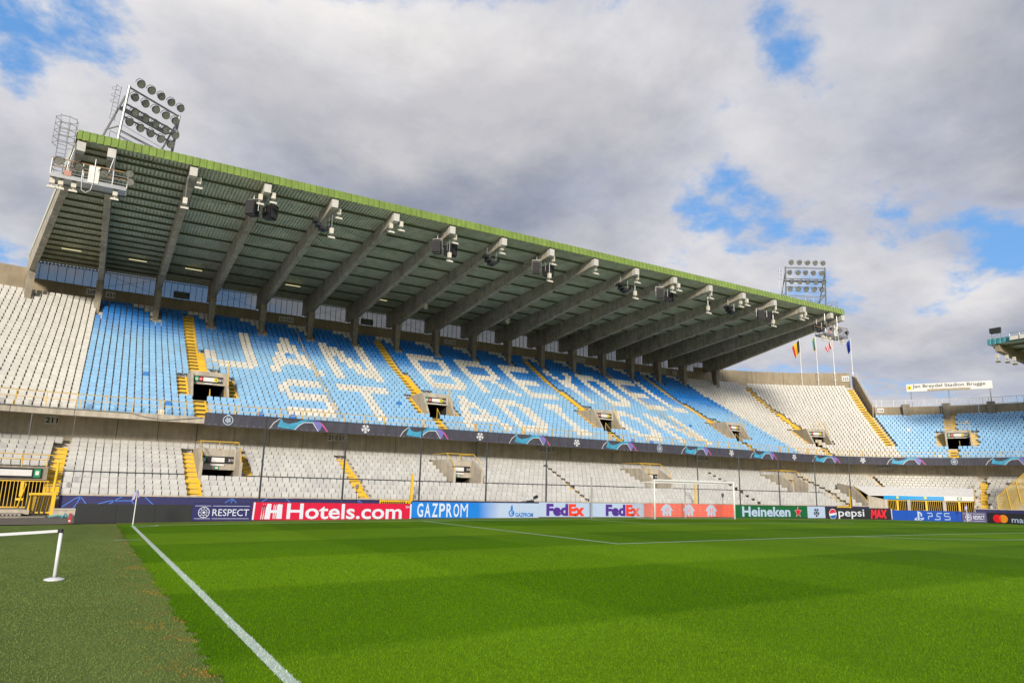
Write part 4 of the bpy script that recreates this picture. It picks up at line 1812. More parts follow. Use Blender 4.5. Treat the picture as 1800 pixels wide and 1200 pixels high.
def gantry(label, base, rz, flip):
    """small balcony of lamps hung below the roof corner; local x across"""
    o = thing('light_gantry', label, 'gantry', base, rz, 'light gantries under the roof corners')
    w = 4.2
    fl = MB()
    fl.box(0, w, -0.4, 0.9, -0.09, 0.0)
    fl.box(0, w, -0.42, -0.4, -0.16, 0.10)
    fl.box(0, w, 0.9, 0.92, -0.16, 0.10)
    fl.build('floor', galv, o, local=True)
    rl = MB()
    for y in (-0.4, 0.9):
        for z in (0.25, 0.5, 0.75):
            rl.bar((0, y, z), (w, y, z), 0.022, 5)
        for f in np.linspace(0, 1, 6):
            rl.bar((w * f, y, 0), (w * f, y, 1.05), 0.026, 5)
    for x in (0, w):
        for z in (0.25, 0.5, 0.75, 1.05):
            rl.bar((x, -0.4, z), (x, 0.9, z), 0.022, 5)
    rl.build('railing', galv, o, local=True)
    tr = MB()
    for y in (-0.4, 0.9):
        tr.bar((-0.05, y, 1.08), (w + 0.05, y, 1.08), 0.04, 6)
    tr.build('top_rail', mat('rusty_rail', (0.36, 0.22, 0.11), 0.7, 0.2, 5), o, local=True)
    for x in (1.05, 3.3):
        hg = MB()
        hg.bar((x, 0.25, 0), (x, 0.25, 2.6), 0.05, 6)
        hg.bar((x - 0.4, 0.27, 0.1), (x, 0.27, 2.5), 0.03, 5)
        hg.build('hanger', galv, o, local=True)
    bd = MB()
    x0_ = 2.0 if not flip else 1.6
    bd.box(x0_, x0_ + 0.6, -0.46, -0.43, -0.1, 1.05)
    b = bd.build('switch_panel', white_paint, o, local=True)
    bd = MB()
    bd.bar((x0_ + 0.3, -0.5, 0.1), (x0_ + 0.3, -0.5, 1.5), 0.03, 5)
    bd.build('aerial', galv, b, local=True)
    bd = MB()
    bd.box(0.7, 1.1, -0.45, -0.42, 0.05, 0.4)
    bd.build('warning_plate', mat('plate_pink', (0.50, 0.25, 0.20), 0.6), o, local=True)
    bd = MB()
    bd.path([(1.7, -0.45, 0.0), (1.75, -0.5, -0.7), (2.0, -0.5, -0.85), (2.25, -0.5, -0.6), (2.35, -0.48, 0.2)], 0.018)
    bd.build('cable', white_paint, o, local=True)
    spots = [(0.35, 0.85), (1.45, 0.75), (2.85, 0.65), (4.25, 1.0), (4.35, 0.45)]
    if flip:
        spots = [(0.0, 1.15), (0.2, 0.8), (1.3, 0.6), (2.6, 0.6), (4.1, 0.5)]
    for (x, z) in spots:
        k = bpy.data.objects.new('lamp', LB)
        COL.objects.link(k)
        k.parent = o
        k.location = (x, -0.55, z)
        k.scale = (0.72,) * 3
        k.rotation_euler = (R(20), 0, R(random.uniform(-25, 25)))
        for nm, me in (('lens', LG), ('yoke', LY)):
            link(nm, me, k, local=True)
    for x in (0.15, 0.6, 1.3, 3.6):
        bx = MB()
        bx.box(x - 0.14, x + 0.14, -0.15, 0.15, -0.50, -0.17)
        b = bx.build('ballast_box', cream_box, o, local=True)
        bx = MB()
        bx.hexa([(x - 0.26, -0.3, -0.86), (x + 0.26, -0.3, -0.86), (x + 0.22, 0.15, -0.74), (x - 0.22, 0.15, -0.74),
                 (x - 0.2, -0.22, -0.70), (x + 0.2, -0.22, -0.70), (x + 0.16, 0.1, -0.62), (x - 0.16, 0.1, -0.62)])
        bx.bar((x, 0, -0.7), (x, 0, -0.49), 0.03)
        bx.build('lamp_head', cream_box, b, local=True)
    return o


gantry('railed lamp gantry hanging below the left end of the roof', (-6.35, 14.1, 20.25), 0.0, False)
gantry('railed lamp gantry hanging below the right end of the roof', (68.9, 14.1, 20.15), 0.0, True)

# caged ladder at the left roof end
for lab, bx_, by_, z0, z1 in (('caged ladder above the left roof corner', -6.1, 15.2, 20.3, 24.6), ('small caged ladder top on the right roof corner', 73.5, 16.0, 20.2, 25.0)):
    o = thing('caged_ladder', lab, 'ladder', (bx_, by_, z0), R(14 if bx_ < 0 else -14))
    mb = MB()
    H = z1 - z0
    for x in (-0.25, 0.25):
        mb.bar((x, 0, 0), (x, 0, H), 0.03, 5)
    mb.build('side_rail', galv, o, local=True)
    mb = MB()
    for z in np.arange(0.2, H, 0.3):
        mb.bar((-0.25, 0, z), (0.25, 0, z), 0.016, 4)
    mb.build('rung', galv, o, local=True)
    mb = MB()
    hoop = [(0.3, 0, 0), (0.62, -0.35, 0), (0.45, -0.85, 0), (0, -1.0, 0), (-0.45, -0.85, 0), (-0.62, -0.35, 0), (-0.3, 0, 0)]
    for z in np.arange(2.4, H + 0.1, 0.45):
        mb.path([(x, y, z) for x, y, _ in hoop], 0.02, 4)
    for x, y, _ in hoop[1:-1]:
        mb.bar((x, y, 2.4), (x, y, H), 0.018, 4)
    mb.build('safety_cage', galv, o, local=True)

# ------------------------------------------------------------------ printed banner on the upper tier edge
banner = thing('edge_banner', 'long dark grey printed banner along the front edge of the upper tier', 'banner', (34, 18.86, 5.75))
BX0, BZ0, BZ1 = 4.72, 5.74, 6.66
BY = 18.86
panels = []
xx = BX0
while xx < CR - 0.3:
    x1 = min(CR, xx + 5.2)
    panels.append(('S', xx, x1))
    xx = x1
for i in range(17):
    panels.append(('R', R(5.3 * i), R(5.3 * (i + 1))))
for s_, a0, a1 in panels:
    n = 12 if s_ == 'S' else 10
    mb = MB()
    st = sub(s_, a0, a1, n + 1)
    for i in range(n):
        y0 = BY - 0.012 * (i % 2) - 0.006 * random.random()
        y1 = BY - 0.012 * ((i + 1) % 2) if i < n - 1 else BY
        if i == 0:
            y0 = BY
        A_, B_ = st[i], st[i + 1]
        mb.face([PT(*A_, BY - 0.014 * (i % 2), BZ0), PT(*B_, BY - 0.014 * ((i + 1) % 2), BZ0), PT(*B_, BY, BZ1), PT(*A_, BY, BZ1)])
    mb.build('banner_panel', banner_grey, banner)


def bridge_print(parent, to3):
    """stylised bridge motif 4.5 m wide, starting at 0; to3(x,z,layer) -> world"""
    for nm, m, polys in (
            ('print', print_teal, [[(0.80, 0.87), (1.0, 0.56), (1.4, 0.46), (2.05, 0.62), (2.2, 0.42), (1.85, 0.04), (0.58, 0.18)],
                                   [(2.05, 0.62), (2.5, 0.89), (3.3, 0.89), (3.25, 0.68), (2.55, 0.64), (2.2, 0.42)]]),
            ('print', print_violet, [[(3.3, 0.89), (3.75, 0.78), (3.95, 0.5), (3.85, 0.2), (3.7, 0.02), (3.55, 0.3), (3.25, 0.68)]]),
            ('print', print_pink, [[(3.75, 0.78), (4.1, 0.5), (4.45, 0.04), (4.35, 0.04), (4.05, 0.38), (3.95, 0.5)]]),
            ('print', print_white, [[(0.0, 0.02), (0.05, 0.02), (0.30, 0.42), (0.80, 0.84), (0.80, 0.89), (0.26, 0.47)],
                                    [(1.88, 0.02), (2.24, 0.40), (2.57, 0.61), (3.2, 0.64), (3.64, 0.03), (3.70, 0.03), (3.24, 0.69), (2.55, 0.65), (2.18, 0.43), (1.84, 0.04)]])):
        for p in polys:
            mb = MB()
            mb.face([to3(x, z, {'print_teal': 0, 'print_violet': 1, 'print_pink': 1, 'print_white': 2}[m.name]) for x, z in p])
            mb.build(nm, m, parent)


def to3_s(x0):
    return lambda x, z, l: (x0 + x, BY - 0.022 - 0.004 * l, BZ0 + 0.02 + z)


def to3_r(a0):
    return lambda x, z, l: PT('R', a0 + x / (BY - CY), BY - 0.022 - 0.004 * l, BZ0 + 0.02 + z)


def logo(parent, to3, kind):
    mb = MB()
    if kind == 'ball':
        tmp = MB()
        starball(tmp, 0, 0.46, 0.34, 0, 0)
        for f in tmp.f:
            if len(f) == 10:
                p = [tmp.v[i] for i in f]
                if abs(p[0][1]) > 0.001:
                    mb.face([to3(q[0], q[2], 1) for q in p])
    else:
        n = 20
        for r0, r1 in ((0.30, 0.36), (0.0, 0.2)):
            for i in range(n):
                a, b = 2 * math.pi * i / n, 2 * math.pi * (i + 1) / n
                if r0 == 0.0 and i % 4 == 0:
                    continue
                mb.face([to3(r0 * math.cos(a), 0.43 + r0 * math.sin(a), 1), to3(r1 * math.cos(a), 0.43 + r1 * math.sin(a), 1),
                         to3(r1 * math.cos(b), 0.43 + r1 * math.sin(b), 1), to3(r0 * math.cos(b), 0.43 + r0 * math.sin(b), 1)])
        mb.face([to3(-0.08, 0.79, 1), to3(0.08, 0.79, 1), to3(0.12, 0.88, 1), to3(0.0, 0.84, 1), to3(-0.12, 0.88, 1)])
    mb.build('logo', print_white if kind == 'ball' else mat('crest_print', (0.42, 0.50, 0.60), 0.6), parent)


for i in range(7):
    x = 6.31 + 10.42 * i
    logo(banner, to3_s(x), 'crest' if i in (0, 4) else 'ball')
    if x + 3 < 68:
        bridge_print(banner, to3_s(x + 2.95))
arc = BY - CY
for k, (kind, s) in enumerate((('b', 0.6), ('ball', 8.1), ('b', 11.0), ('crest', 18.4), ('b', 21.5), ('ball', 28.4))):
    t3 = to3_r(s / arc)
    if kind == 'b':
        bridge_print(banner, t3)
    else:
        logo(banner, t3, kind)
# line of small print along the lower hem
mb = MB()
for i in range(150):
    x = BX0 + 0.3 + i * 0.44
    if (i // 9) % 3 == 2:
        continue
    h = random.uniform(0.03, 0.06)
    mb.face([to3_s(x)(0, 0.06, 0), to3_s(x)(0.09, 0.06, 0), to3_s(x)(0.09, 0.06 + h, 0), to3_s(x)(0, 0.06 + h, 0)])
mb.build('small_print', mat('small_print', (0.22, 0.22, 0.25), 0.7), banner)

# navy printed cloth on the pitch wall
cloth = thing('wall_cloth', 'navy printed cloth with bright blue line pattern covering the pitch-side wall', 'banner', (34, 13.97, -0.4))


def cloth_piece(side, a0, a1, n):
    mb = MB()
    st = sub(side, a0, a1, n)
    sweep(mb, st, [(13.975, -0.55), (13.975, 0.755)], closed=False)
    mb.build('cloth_panel', navy, cloth)


xx = X0 + 0.02
while xx < CR - 0.2:
    x1 = min(CR, xx + 7.0)
    cloth_piece('S', xx, x1 - 0.006, 2)
    xx = x1
cloth_piece('R', 0, GA0, 4)
cloth_piece('R', GA1, R(90), 8)
mb = MB()
xx = X0 + 0.2
while xx < 62:
    for pts in ([(0, 0.1), (0.55, 0.55), (0.85, 0.70), (1.0, 0.55), (1.35, 0.1)], [(0.5, -0.1), (0.72, 0.3), (0.88, 0.72)], [(1.7, 0.25), (2.4, 0.48), (3.6, 0.50), (3.8, 0.2)],
                [(2.3, 0.2), (2.75, 0.55), (3.05, 0.74)], [(4.3, 0.74), (4.8, 0.28)]):
        for (a, b), (c, d) in zip(pts[:-1], pts[1:]):
            l = math.hypot(c - a, d - b)
            nx, nz = -(d - b) / l * 0.022, (c - a) / l * 0.022
            mb.face([(xx + a + nx, 13.968, b + nz), (xx + a - nx, 13.968, b - nz), (xx + c - nx, 13.968, d - nz), (xx + c + nx, 13.968, d + nz)])
    xx += 8.6
mb.build('line_print', print_blue, cloth)

# ------------------------------------------------------------------ advertising boards
PB = mat('led_pale_blue', (0.42, 0.53, 0.72), 0.35, 0.03, 2)
PW = mat('led_white', (0.66, 0.70, 0.80), 0.35)
LED = {}


def led(name, c):
    return mat('led_' + name, c, 0.32, 0.05, 1.5)


def txt(parent, body, m, x, z, w, h, bold=0.0, shear=0.0, y=-0.066, name='lettering'):
    return link(name, text_mesh(body, w, h, m, bold, shear), parent, loc=(x, y, z), local=True)


def art(parent, m, fn, name='logo'):
    mb = MB()
    fn(mb)
    return mb.build(name, m, parent, local=True)


def board(label, p0, p1, h, face, draw=None, split=None):
    (xa, ya), (xb, yb) = p0, p1
    L = math.hypot(xb - xa, yb - ya)
    rz = math.atan2(yb - ya, xb - xa)
    z = min(gz(xa), gz(xb)) - 0.03
    o = thing('advertising_board', label, 'advertising board', (xa, ya, z), rz, 'advertising boards along the goal line')
    mb = MB()
    n = max(1, int(round(L / 1.5)))
    for i in range(n):
        mb.box(L * i / n + 0.004, L * (i + 1) / n - 0.004, -0.05, 0.10, 0.03, h)
    mb.box(0.01, L - 0.01, -0.02, 0.35, 0.0, 0.028)
    mb.build('cabinet', black, o, local=True)
    for i in range(n):
        sc = MB()
        sc.box(L * i / n + 0.004, L * (i + 1) / n - 0.004, -0.062, -0.051, 0.06, h - 0.015)
        fm = face
        if split and (i + 0.5) / n > split[0]:
            fm = split[1]
        sc.build('screen_panel', fm, o, local=True)
    sb = MB()
    for i in range(n + 1):
        xx = min(max(L * i / n, 0.1), L - 0.1)
        sb.bar((xx, 0.1, h * 0.9), (xx, 0.55, 0.02), 0.02, 4)
    sb.build('rear_strut', pole_dark, o, local=True)
    if draw:
        draw(o, L, h)
    return o


def respect(o, L, h):
    art(o, PW, lambda m: (ring2(m, 0.55, h * 0.5, 0.24, 0.27), ring2(m, 0.55, h * 0.5, 0.13, 0.15),
                          m.flat(star2(0.55, h * 0.5, 0.10)),
                          [m.flat(star2(0.55 + 0.2 * math.cos(t), h * 0.5 + 0.2 * math.sin(t), 0.035)) for t in np.linspace(0, 5.5, 8)]))
    txt(o, 'RESPECT', PW, 0.95, h * 0.32, L - 1.12, h * 0.36)
    art(o, PW, lambda m: [m.flat([(a, z), (b, z), (b, z + 0.018), (a, z + 0.018)]) for a, b in ((0.12, 0.86), (0.95, L - 0.15)) for z in (h * 0.17, h * 0.83)], 'rule')


def hotels(o, L, h):
    def H(m):
        for k in range(3):
            x = 0.42 + 0.10 * k
            w = 0.05 if k < 2 else 0.28
            m.flat([(x, 0.1), (x + w, 0.1), (x + w + 0.04, h * 0.9), (x + 0.12, h * 0.92), (x + 0.05, h * 0.7)])
        for k in range(3):
            x = 1.05 + 0.09 * k
            w = 0.045 if k < 2 else 0.28
            m.flat([(x, 0.12), (x + w, 0.12), (x + w, h * 0.88), (x + 0.04, h * 0.9), (x, h * 0.8)])
        m.flat([(0.8, h * 0.43), (1.3, h * 0.43), (1.3, h * 0.58), (0.8, h * 0.58)], -0.067)
    art(o, PW, H)
    art(o, PW, lambda m: (m.flat([(0.0, 0.065), (0.09, 0.065), (0.13, h - 0.02), (0.04, h - 0.02)]), m.flat([(L - 0.1, 0.065), (L - 0.01, 0.065), (L - 0.01, h - 0.02), (L - 0.1, h - 0.02)])), 'edge_stripe')
    txt(o, 'Hotels.com', PW, 1.75, 0.10, L * 0.735, h * 0.84, 0.018)
    txt(o, 'TM', PW, L * 0.955, h * 0.72, 0.26, 0.13, 0.01)


def gazprom(o, L, h):
    gm = mat('led_white2', (0.60, 0.68, 0.82), 0.35)
    x = 0.35
    for ch in 'GAZPROM':
        w = 0.38 if ch != 'M' else 0.5
        txt(o, ch, gm, x, 0.11, w, h * 0.80, 0.02 if ch != 'M' else 0.0)
        x += w + 0.09
    bl = led('gazprom_blue', (0.01, 0.17, 0.55))
    art(o, bl, lambda m: (ring2(m, L * 0.768, h * 0.36, 0.13, 0.21), m.flat([(L * 0.768 - 0.03, h * 0.42), (L * 0.768 + 0.22, h * 0.42), (L * 0.768 + 0.20, h * 0.30), (L * 0.768, h * 0.30)], -0.068),
                          m.flat([(L * 0.768 - 0.05, h * 0.5), (L * 0.768 + 0.05, h * 0.52), (L * 0.768 + 0.09, h * 0.68), (L * 0.768 + 0.02, h * 0.92), (L * 0.768 - 0.07, h * 0.7)], -0.07)))
    txt(o, 'GAZPROM', bl, L * 0.80, h * 0.12, L * 0.15, h * 0.27, 0.03)
    # soft change from blue to pale is built from thin upright strips
    for k in range(12):
        t = (k + 0.5) / 12
        c = tuple(a * (1 - t) + b * t for a, b in zip((0.012, 0.20, 0.68), (0.42, 0.53, 0.72)))
        art(o, led('blend_%d' % k, c), lambda m, k=k: m.flat([(L * (0.50 + 0.014 * k), 0.06), (L * (0.514 + 0.014 * k), 0.06), (L * (0.514 + 0.014 * k), h - 0.016), (L * (0.50 + 0.014 * k), h - 0.016)], -0.0625, 0, 0.002), 'colour_strip')


def fedex(o, L, h):
    pu, rd = led('purple', (0.08, 0.025, 0.27)), led('orange_red', (0.75, 0.05, 0.02))
    for x0 in (L * 0.065, L * 0.615):
        w = L * 0.35
        txt(o, 'Fed', pu, x0, 0.12, w * 0.56, h * 0.78, 0.05)
        txt(o, 'Ex', rd, x0 + w * 0.575, 0.12, w * 0.42, h * 0.78, 0.05)


def food(o, L, h):
    lb = PB
    hole = led('orange', (0.80, 0.085, 0.03))

    def house(m, cx):
        m.flat([(cx - 0.42, h * 0.12), (cx - 0.42, h * 0.5), (cx - 0.62, h * 0.5), (cx - 0.4, h * 0.78), (cx - 0.18, h * 0.93), (cx, h * 0.98), (cx + 0.12, h * 0.9),
                (cx + 0.2, h * 0.96), (cx + 0.34, h * 0.8), (cx + 0.62, h * 0.5), (cx + 0.42, h * 0.5), (cx + 0.42, h * 0.12), (cx + 0.2, h * 0.12), (cx + 0.2, h * 0.3),
                (cx + 0.10, h * 0.34), (cx + 0.10, h * 0.12), (cx - 0.08, h * 0.12), (cx - 0.12, h * 0.3), (cx - 0.2, h * 0.3), (cx - 0.2, h * 0.12)])
    for f in (0.235, 0.47, 0.72):
        art(o, lb, lambda m, f=f: house(m, L * f))
        art(o, hole, lambda m, f=f: (m.flat([(L * f - 0.14, h * 0.4), (L * f - 0.05, h * 0.4), (L * f - 0.05, h * 0.7), (L * f - 0.12, h * 0.62)], -0.071),
                                     m.flat([(L * f + 0.08, h * 0.4), (L * f + 0.14, h * 0.4), (L * f + 0.16, h * 0.72), (L * f + 0.1, h * 0.76)], -0.071)), 'cutout')


def beer(o, L, h):
    txt(o, 'Heineken', PB, 0.75, 0.14, L * 0.66, h * 0.76, 0.03)
    art(o, PW, lambda m: m.flat(star2(L * 0.86, h * 0.5, 0.47), -0.066))
    art(o, led('star_red', (0.62, 0.01, 0.03)), lambda m: m.flat(star2(L * 0.86, h * 0.5, 0.42), -0.071))


def ball(o, L, h):
    art(o, led('ink', (0.03, 0.03, 0.05)), lambda m: starball(m, L * 0.5, h * 0.5, 0.36, -0.066, 0))


def cola(o, L, h):
    cx_, cz_, r = 1.0, h * 0.5, 0.40
    art(o, PW, lambda m: m.flat(disc2(cx_, cz_, r + 0.03, 30, rx=0.50), -0.065))
    art(o, led('cola_red', (0.65, 0.02, 0.06)), lambda m: m.flat(disc2(cx_, cz_ + 0.05, r - 0.07, 20, 0.15, math.pi + 0.1, rx=0.44), -0.070))
    art(o, led('cola_blue', (0.02, 0.10, 0.45)), lambda m: m.flat(disc2(cx_, cz_ - 0.06, r - 0.08, 20, math.pi + 0.35, 2 * math.pi - 0.02, rx=0.44), -0.070))
    txt(o, 'pepsi', PW, 1.75, 0.10, L * 0.38, h * 0.78, 0.01)
    txt(o, 'MAX', led('max_red', (0.75, 0.02, 0.04)), L * 0.66, 0.12, L * 0.26, h * 0.78, 0.06, 0.15)
    art(o, PW, lambda m: m.flat([(L - 0.12, 0.065), (L - 0.02, 0.065), (L - 0.02, h - 0.02), (L - 0.16, h - 0.02)]), 'edge_stripe')


def console(o, L, h):
    w = PB
    x = L * 0.36

    def ps(m):
        m.flat([(x, 0.08), (x + 0.2, 0.16), (x + 0.2, h * 0.78), (x + 0.34, h * 0.66), (x + 0.34, h * 0.46), (x + 0.52, h * 0.5), (x + 0.5, h * 0.74), (x + 0.3, h * 0.88), (x, h * 0.95)])
        m.flat([(x - 0.42, h * 0.22), (x - 0.06, h * 0.42), (x - 0.06, h * 0.34), (x - 0.2, h * 0.26), (x - 0.06, h * 0.24), (x - 0.06, h * 0.14), (x - 0.34, h * 0.12)])
        m.flat([(x + 0.26, h * 0.32), (x + 0.7, h * 0.36), (x + 0.66, h * 0.22), (x + 0.26, h * 0.08), (x + 0.26, h * 0.16), (x + 0.5, h * 0.25), (x + 0.26, h * 0.24)])
    art(o, w, ps)

    def letters(m):
        y0, y1, ym = h * 0.22, h * 0.78, h * 0.5
        s = 0.62
        x1 = x + 1.0
        line2(m, [(x1 + 0.1, y1), (x1 + s, y1), (x1 + s + 0.05, ym), (x1 + 0.2, ym), (x1 + 0.2, y0)], 0.075)
        x2 = x1 + 1.0
        line2(m, [(x2 + s + 0.15, y1), (x2 + 0.25, y1), (x2 + 0.15, ym), (x2 + s - 0.1, ym), (x2 + s - 0.1, y0), (x2 - 0.1, y0)], 0.075)
        x3 = x2 + 1.05
        line2(m, [(x3 + s, y1), (x3, y1), (x3, ym + 0.02), (x3 + s - 0.08, ym), (x3 + s, ym - 0.08), (x3 + s, y0), (x3 - 0.02, y0)], 0.075)
    art(o, w, letters, 'lettering')


def card(o, L, h):
    art(o, led('card_red', (0.78, 0.01, 0.02)), lambda m: m.flat(disc2(0.85, h * 0.48, 0.36), -0.065))
    art(o, led('card_amber', (0.80, 0.28, 0.02)), lambda m: m.flat(disc2(1.35, h * 0.48, 0.36), -0.070))
    art(o, led('card_mid', (0.80, 0.10, 0.02)), lambda m: m.flat(disc2(1.35, h * 0.48, 0.36, 14, math.pi - 0.8, math.pi + 0.8)[::1] + disc2(0.85, h * 0.48, 0.36, 14, -0.8, 0.8), -0.075))
    txt(o, 'mastercard', PB, 2.0, 0.16, 3.6, h * 0.52, 0.01)


YBD = 3.2
ex = [-2.27, 2.72, 5.6, 14.47, 23.27, 32.08, 41.27, 49.8, 52.1, 61.65]
led_black = led('off', (0.030, 0.031, 0.033))
led_navy = led('navy', (0.030, 0.028, 0.13))
board('switched-off black LED board left of the corner flag', (ex[0], YBD), (ex[1], YBD), 0.92, led_black)
board('navy board with round emblem and RESPECT beside the black board', (ex[1], YBD), (ex[2], YBD), 0.94, led_navy, respect)
board('wide crimson board lettered in pale grey', (ex[2], YBD), (ex[3], YBD), 0.97, led('crimson', (0.62, 0.008, 0.05)), hotels)
board('blue board fading to pale with flame logo', (ex[3], YBD), (ex[4], YBD), 0.99, led('azure', (0.012, 0.20, 0.68)), gazprom, split=(0.60, PB))
board('pale blue board with purple and orange lettering twice', (ex[4], YBD), (ex[5], YBD), 1.0, PB, fedex)
board('orange board with three pale house shapes behind the goal net', (ex[5], YBD), (ex[6], YBD), 1.0, led('orange', (0.80, 0.085, 0.03)), food)
board('dark green board with pale lettering and red star', (ex[6], YBD), (ex[7], YBD), 1.02, led('green', (0.005, 0.11, 0.03)), beer)
board('small pale board with a dark ball of stars', (ex[7], YBD), (ex[8], YBD), 1.02, PB, ball)
board('black board with red white blue globe', (ex[8], YBD), (ex[9], YBD), 1.03, led('coal', (0.022, 0.022, 0.026)), cola)
board('bright blue board with angular pale letters near the far corner flag', (ex[9], YBD), (69.2, 1.08), 1.0, led('cobalt', (0.012, 0.075, 0.42)), console)
board('short navy RESPECT board turning the far corner', (69.25, 1.03), (70.75, -0.38), 0.98, led_navy, lambda o, L, h: respect(o, L, h))
board('dark grey board with overlapping red and orange discs', (70.8, -0.45), (71.35, -9.5), 0.98, led('coal', (0.022, 0.022, 0.026)), card)

# ------------------------------------------------------------------ goal
goal = thing('goal', 'white football goal with net in front of the orange board', 'goal', (34, 0, gz(34)))
mb = MB()
for x in (30.28, 37.72):
    b_ = MB()
    b_.bar((x, 0.0, gz(34)), (x, 0.0, 2.50), 0.065, 10)
    shade(b_.build('goal_post', white_paint, goal))
mb.bar((30.215, 0.0, 2.505), (37.785, 0.0, 2.505), 0.065, 10)
mb.build('crossbar', white_paint, goal)
nm_ = mat('net_cord', (0.70, 0.70, 0.70), 0.8)
mb = MB()
g = 0.12
r_ = 0.0034
for i in range(int(7.32 / g) + 1):                     # top sheet and back sheet
    x = 30.34 + i * g
    mb.bar((x, 0.03, 2.44), (x, 1.95, 2.38), r_, 3, caps=False)
    mb.bar((x, 1.95, 2.38), (x, 2.05, 0.0), r_, 3, caps=False)
for i in range(int(2.38 / g)):
    z = i * g
    y = 2.05 - 0.1 * z / 2.38
    mb.bar((30.34, y, z), (37.66, y, z), r_, 3, caps=False)
    for x in (30.34, 37.66):
        mb.bar((x, 0.03, z), (x, y, z), r_, 3, caps=False)
for i in range(17):
    y = 0.03 + i * g
    mb.bar((30.34, y, 2.44 - 0.03 * y), (37.66, y, 2.44 - 0.03 * y), r_, 3, caps=False)
    for x in (30.34, 37.66):
        mb.bar((x, y, 0), (x, y, 2.42), r_, 3, caps=False)
mb.build('net', nm_, goal)
for i, (x, lab) in enumerate(((26.9, 'grey net support post left of the goal'), (35.3, 'grey net support post seen through the goal'))):
    mb = MB()
    mb.bar((0, 0, -0.1), (0, 0, 2.6), 0.05, 8)
    mb.bar((0, 0, 2.6), (0, 0, 2.63), 0.06, 8)
    mb.box(-0.15, 0.15, -0.15, 0.15, -0.12, -0.02)
    o = mb.build('net_post', galv, None, loc=(x, 2.35, 0))
    tag(o, lab, 'post', 'net support posts behind the goal')


# corner flags ------------------------------------------------------------------
def corner_flag(label, x, y):
    o = thing('corner_flag', label, 'corner flag', (x, y, gz(x)), group='corner flags')
    mb = MB()
    mb.bar((0, 0, 0), (0.02, 0, 1.62), 0.022, 8)
    mb.build('pole', white_paint, o, local=True)
    mb = MB()
    mb.bar((0, 0, 0), (0, 0, 0.06), 0.035, 8)
    mb.build('socket', mat('socket_green', (0.05, 0.45, 0.12), 0.5), o, local=True)
    mb = MB()
    n = 6
    prev = None
    for i in range(n + 1):
        f = i / n
        xx = -0.02 - 0.10 * f + 0.03 * math.sin(6 * f)
        yy = -0.10 * math.sin(5.0 * f)
        top, bot = 1.60 - 0.28 * f, 1.24 - 0.22 * f
        cur = ((xx, yy, top), (xx - 0.03, yy, bot))
        if prev:
            mb.face([prev[0], prev[1], cur[1], cur[0]])
        prev = cur
    for i in range(n + 1):
        f = i / n
        cur = ((0.03 + 0.07 * f, 0.06 * math.sin(4 * f), 1.6 - 0.2 * f), (0.03 + 0.08 * f, 0.06 * math.sin(4 * f), 1.25 - 0.05 * f))
        if i:
            mb.face([p2[0], p2[1], cur[1], cur[0]])
        p2 = cur
    mb.build('flag', mat('flag_lilac', (0.46, 0.42, 0.66), 0.7), o, local=True)


corner_flag('near corner flag with drooping lilac pennant in front of the black board', 0.0, 0.0)
corner_flag('far corner flag in front of the turned RESPECT board', 68.0, -0.1)

# net poles behind the boards -------------------------------------------------------
px = [6.65, 11.5, 16.55, 21.45, 26.35, 41.3, 46.2, 51.25, 56.3, 61.5]
pm = MB()
pm.bar((0, 0, 0), (0, 0, 6.0), 0.06, 8, r2=0.045)
pm.box(-0.14, 0.14, -0.14, 0.14, 0.0, 0.03)
pole_me = pm.mesh('net_pole', pole_dark)
for i, x in enumerate(px):
    o = link('net_pole', pole_me, None, loc=(x, 7.0, -0.42))
    tag(o, 'dark net pole behind the boards, %s of ten from the left' % ORD[i], 'pole', 'net poles behind the goal')
for lab, xa, xb in (('dark top cable between the first two net poles', px[0], px[1]), ('dark top cable between the last two net poles', px[8], px[9])):
    mb = MB()
    mb.path([(xa, 7, 5.52), ((xa + xb) / 2, 7, 5.47), (xb, 7, 5.52)], 0.022, 5)
    tag(mb.build('net_cable', pole_dark), lab, 'cable')

# yellow folding gates on the pitch wall ----------------------------------------------
for i, (x, lab) in enumerate(((16.35, 'yellow number 4 wall gate with tall post behind the crimson board'), (45.15, 'yellow wall gate with tall post seen through the goal'),
                              (68.7, 'yellow wall gate with tall post behind the black globe board'))):
    o = thing('wall_gate', lab, 'gate', (x, 13.6, -0.4), group='yellow gates on the pitch wall')
    mb = MB()
    mb.box(0, 2.45, 0, 0.08, 1.05, 1.15)
    mb.box(0, 2.45, 0, 0.08, 0.2, 0.3)
    mb.box(0, 0.1, 0.004, 0.084, 0.1, 1.2)
    mb.build('gate_frame', yellow, o, local=True)
    mb = MB()
    for k in range(14):
        mb.box(0.2 + 0.15 * k, 0.24 + 0.15 * k, 0.02, 0.06, 0.31, 1.04)
    mb.build('bars', yellow, o, local=True)
    mb = MB()
    mb.hexa([(2.3, -0.06, 0), (2.52, -0.06, 0), (2.52, 0.1, 0), (2.3, 0.1, 0), (2.38, -0.03, 3.1), (2.52, -0.03, 3.1), (2.52, 0.08, 3.1), (2.38, 0.08, 3.1)])
    mb.build('tall_post', yellow, o, local=True)
    mb = MB()
    mb.box(2.0, 2.3, -0.03, -0.005, 0.80, 1.12)
    pl = mb.build('number_plate', yellow, o, local=True)
    if i == 0:
        link('number', text_mesh('4', 0.12, 0.2, black, 0.02), pl, loc=(2.08, -0.035, 0.86), local=True)

